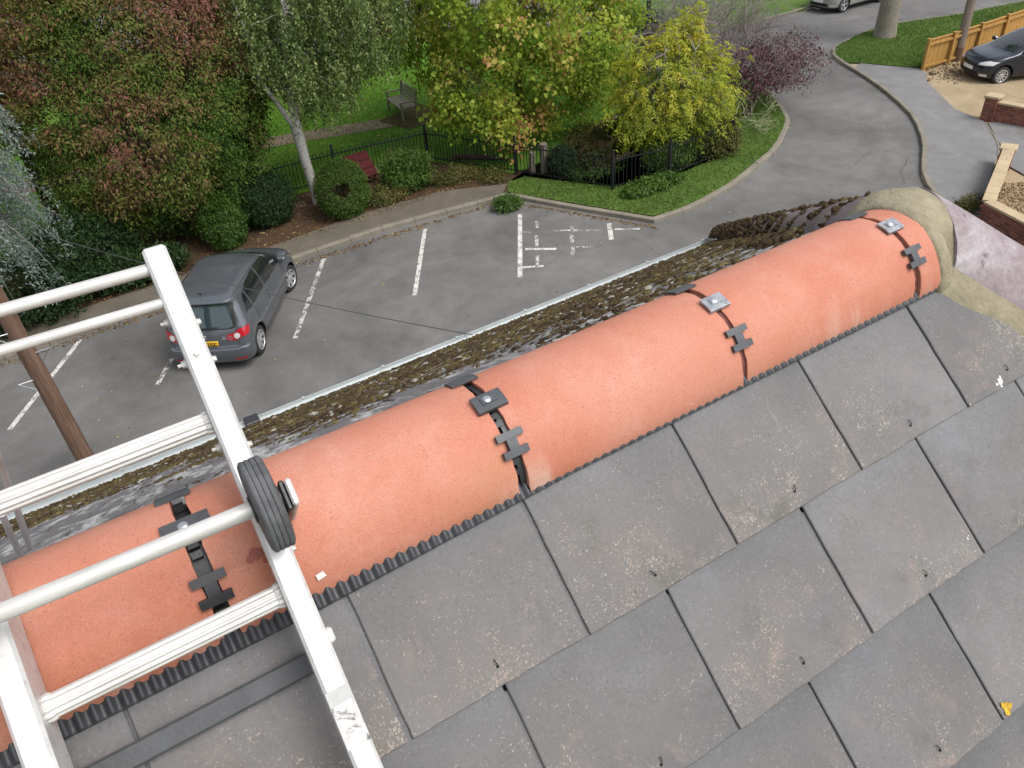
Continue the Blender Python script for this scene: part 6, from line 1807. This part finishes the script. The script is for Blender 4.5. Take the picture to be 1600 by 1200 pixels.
back_tree('green_tree', (-4.5, 23.5, .1), (-4.5, 23.5, 4.2), (3.0, 2.2, 4.0), 420, 40, .12, G_DARK, 'dark green tree behind the weeping conifer', 205, .6)
back_tree('green_tree', (9.4, 33.0, .1), (9.4, 33.0, 3.8), (3.6, 2.2, 3.6), 480, 38, .12, G_DARK, 'dark green tree at the back of the lawn between birch and maple', 207, .75)
# street tree: only its trunk is low enough to be seen
t = tree('street_tree', (29.32, 20.4, .1), 'thick grey trunk of a street tree on the grass verge at the junction')
m = MB(); m.tube([(29.32, 20.4, 0), (29.32, 20.4, .12), (29.33, 20.42, .5), (29.4, 20.45, 2), (29.42, 20.5, 3.6), (29.45, 20.5, 5.2)], [.50, .44, .40, .37, .36, .30], 20, cap=False)
limbs(m, None, [((29.42, 20.5, 4.4), (29.4+2*math.cos(a), 20.5+2*math.sin(a), 7.0), .16) for a in (0, 1.3, 2.5, 3.9, 5.1)], .1, 210); put('trunk', m, M_BARKG, t, smooth=True)
P, D = crown_clusters((29.4, 20.5, 8.2), (3.0, 3.0, 2.0), 260, 211, .5, .2); V, ti = scatter_leaves(P, D, 30, .28, .12, .6, 212, np.full(len(P), .5), .15); fast_mesh('crown', V, 4, G_MID, t, {'tint': ti}, None)

# ================================================================== GRASS AND LITTER
def in_poly(x, y, poly):
    P = np.array(poly); ins = np.zeros(len(x), bool); j = len(P)-1
    for i in range(len(P)):
        xi, yi, xj, yj = *P[i], *P[j]
        c = ((yi > y) != (yj > y)) & (x < (xj-xi)*(y-yi)/(yj-yi+1e-12)+xi); ins ^= c; j = i
    return ins
def grass(name, poly, box_, n, h, z, mat, seed, edge=None):
    rg = np.random.default_rng(seed); x = rg.uniform(box_[0], box_[1], n); y = rg.uniform(box_[2], box_[3], n); k = in_poly(x, y, poly); x, y = x[k], y[k]; n = len(x)
    a = rg.uniform(0, 2*PI, n); L = h*np.exp(rg.normal(0, .35, n)); w = rg.uniform(.006, .013, n); ln = rg.normal(0, .45, (n, 2))*L[:, None]
    b = np.stack([x, y, np.full(n, z)], 1); dx = np.stack([np.cos(a)*w, np.sin(a)*w, np.zeros(n)], 1)
    V = np.stack([b-dx, b+dx, b+np.stack([ln[:, 0], ln[:, 1], L], 1)], 1).reshape(-1, 3)
    ti = np.clip(.5+.22*nz2(x*.9, y*.9, 1)+rg.normal(0, .17, n), 0, 1); return fast_mesh(name, V, 3, mat, None, {'tint': ti})
M_BLADEV = leaf_mat('verge_blades', [(0, (.055, .100, .016)), (.5, (.095, .165, .026)), (.85, (.145, .205, .048)), (1, (.28, .26, .11))], .35)
M_BLADE = leaf_mat('grass_blades', [(0, (.065, .145, .012)), (.5, (.125, .260, .022)), (.85, (.19, .31, .042)), (1, (.32, .32, .10))], .4)
grass('grass', LAWN, (3.5, 21, 20, 33), 130000, .050, .10, M_BLADE, 300)
grass('grass', VERGE, (10, 21, 13.5, 21), 65000, .050, .104, M_BLADEV, 301)
grass('grass', FP[ia:] + [(60, 12), (36, 17.25), (30, 17.05), (26.95, 17.02), (26.4, 17.95), (25.98, 18.8)], (25.3, 40, 16.9, 21.5), 60000, .050, .116, M_BLADEV, 302)
def litter(name, x, y, z, size, mat, seed, tint=(.0, 1.0)):
    rg = np.random.default_rng(seed); n = len(x); a = rg.uniform(0, 2*PI, n); c = np.stack([x, y, z+rg.uniform(.002, .012, n)], 1); ax = np.stack([np.cos(a), np.sin(a), rg.normal(0, .15, n)], 1); s = size*np.exp(rg.normal(0, .35, n))
    return fast_mesh(name, leaf_quads(c, ax, np.tile([0, 0, 1.], (n, 1))+rg.normal(0, .25, (n, 3)), s, s*.6, .1), 4, mat, None, {'tint': rg.uniform(*tint, n)})
M_LITTER = leaf_mat('dead_leaves', [(0, (.07, .038, .02)), (.5, (.15, .085, .04)), (.8, (.25, .16, .06)), (1, (.38, .30, .12))], .15)
rg = np.random.default_rng(310)
x = rg.uniform(-4, 10.4, 5200); y = rg.uniform(18.9, 21.5, 5200); litter('fallen_leaves', x, y, .088, .055, M_LITTER, 311)
x = rg.uniform(-4, 9.9, 1500); litter('fallen_leaves', x, 17.48-abs(rg.normal(0, .12, 1500))+.12*np.interp(x, [-4, 4, 10], [.8, 2.6, .6]), .001, .05, M_LITTER, 312)
s = rg.uniform(0, 1, 500); litter('fallen_leaves', 10.0+s*2.1, 17.35-s*3.7-abs(rg.normal(0, .14, 500)), .001, .05, M_LITTER, 313)
x = rg.uniform(-3, 20, 260); litter('fallen_leaves', x, rg.uniform(11, 17, 260), .001, .045, M_LITTER, 314, (.5, 1))
x = rg.uniform(4, 18, 500); litter('fallen_leaves', x, rg.uniform(20.5, 26, 500), .13, .07, M_LITTER, 315, (.6, 1))
x = rg.uniform(10.6, 19.5, 420); y = rg.uniform(13.9, 18, 420); kq = in_poly(x, y, VERGE); litter('fallen_leaves', x[kq], y[kq], .13, .05, M_LITTER, 318, (.4, 1))
x = rg.uniform(-3, 10, 900); litter('fallen_leaves', x, 18.95+rg.normal(0, .12, 900), .110, .045, M_LITTER, 316)
# grit and pale scraps on the tarmac
x = rg.uniform(-4, 24, 700); y = rg.uniform(9, 17.2, 700); kq = in_poly(x, y, [(-4, 9), (18, 9.5), (19.2, 11.4), (23, 14.6), (21, 17.6), (18.6, 15.3), (15, 13.8), (12.2, 13.5), (10, 17.2), (-4, 17.2)])
litter('grit', x[kq], y[kq], .001, .022, leaf_mat('pale_grit', [(0, (.20, .19, .17)), (.6, (.32, .30, .27)), (1, (.55, .54, .50))], 0), 317)
# shingle and drive stones
def stones(name, poly, box_, n, size, z, mat, seed):
    rg = np.random.default_rng(seed); x = rg.uniform(box_[0], box_[1], n); y = rg.uniform(box_[2], box_[3], n); k = in_poly(x, y, poly); x, y = x[k], y[k]; n = len(x)
    t = np.array([[1, 1, 1], [-1, -1, 1], [-1, 1, -1], [1, -1, -1]], float)/1.7; s = size*np.exp(rg.normal(0, .4, n)); V = []
    ang = rg.uniform(0, 2*PI, n); ca, sa = np.cos(ang), np.sin(ang); Fq = [(0, 2, 1), (0, 1, 3), (0, 3, 2), (1, 2, 3)]; VV = np.zeros((n, 4, 3))
    for i in range(4): VV[:, i, 0] = x+s*(t[i, 0]*ca-t[i, 1]*sa); VV[:, i, 1] = y+s*(t[i, 0]*sa+t[i, 1]*ca)*rg.uniform(.6, 1, n); VV[:, i, 2] = z+s*.4*(1+t[i, 2])
    Fc = (np.array(Fq)[None]+np.arange(n)[:, None, None]*4).reshape(-1, 3); return indexed_mesh(name, VV.reshape(-1, 3), Fc, mat, None, None, 'stuff')
stones('shingle_stones', [(18.15, 8.6), (20.2, 9.75), (21.2, 9.2), (23.3, 6.9), (20.6, 4.6), (17.9, 5.5)], (17.8, 21.5, 6, 9.8), 9000, .022, .104, M_SHINGLE, 320)
rub = [(26.9, 16.75), (25.95, 16.06), (26.4, 15.2), (30, 15.6), (36, 16.6), (36, 16.8)]
stones('rubble', rub, (25.9, 33, 15, 16.8), 900, .05, .06, M_DIRT, 321)
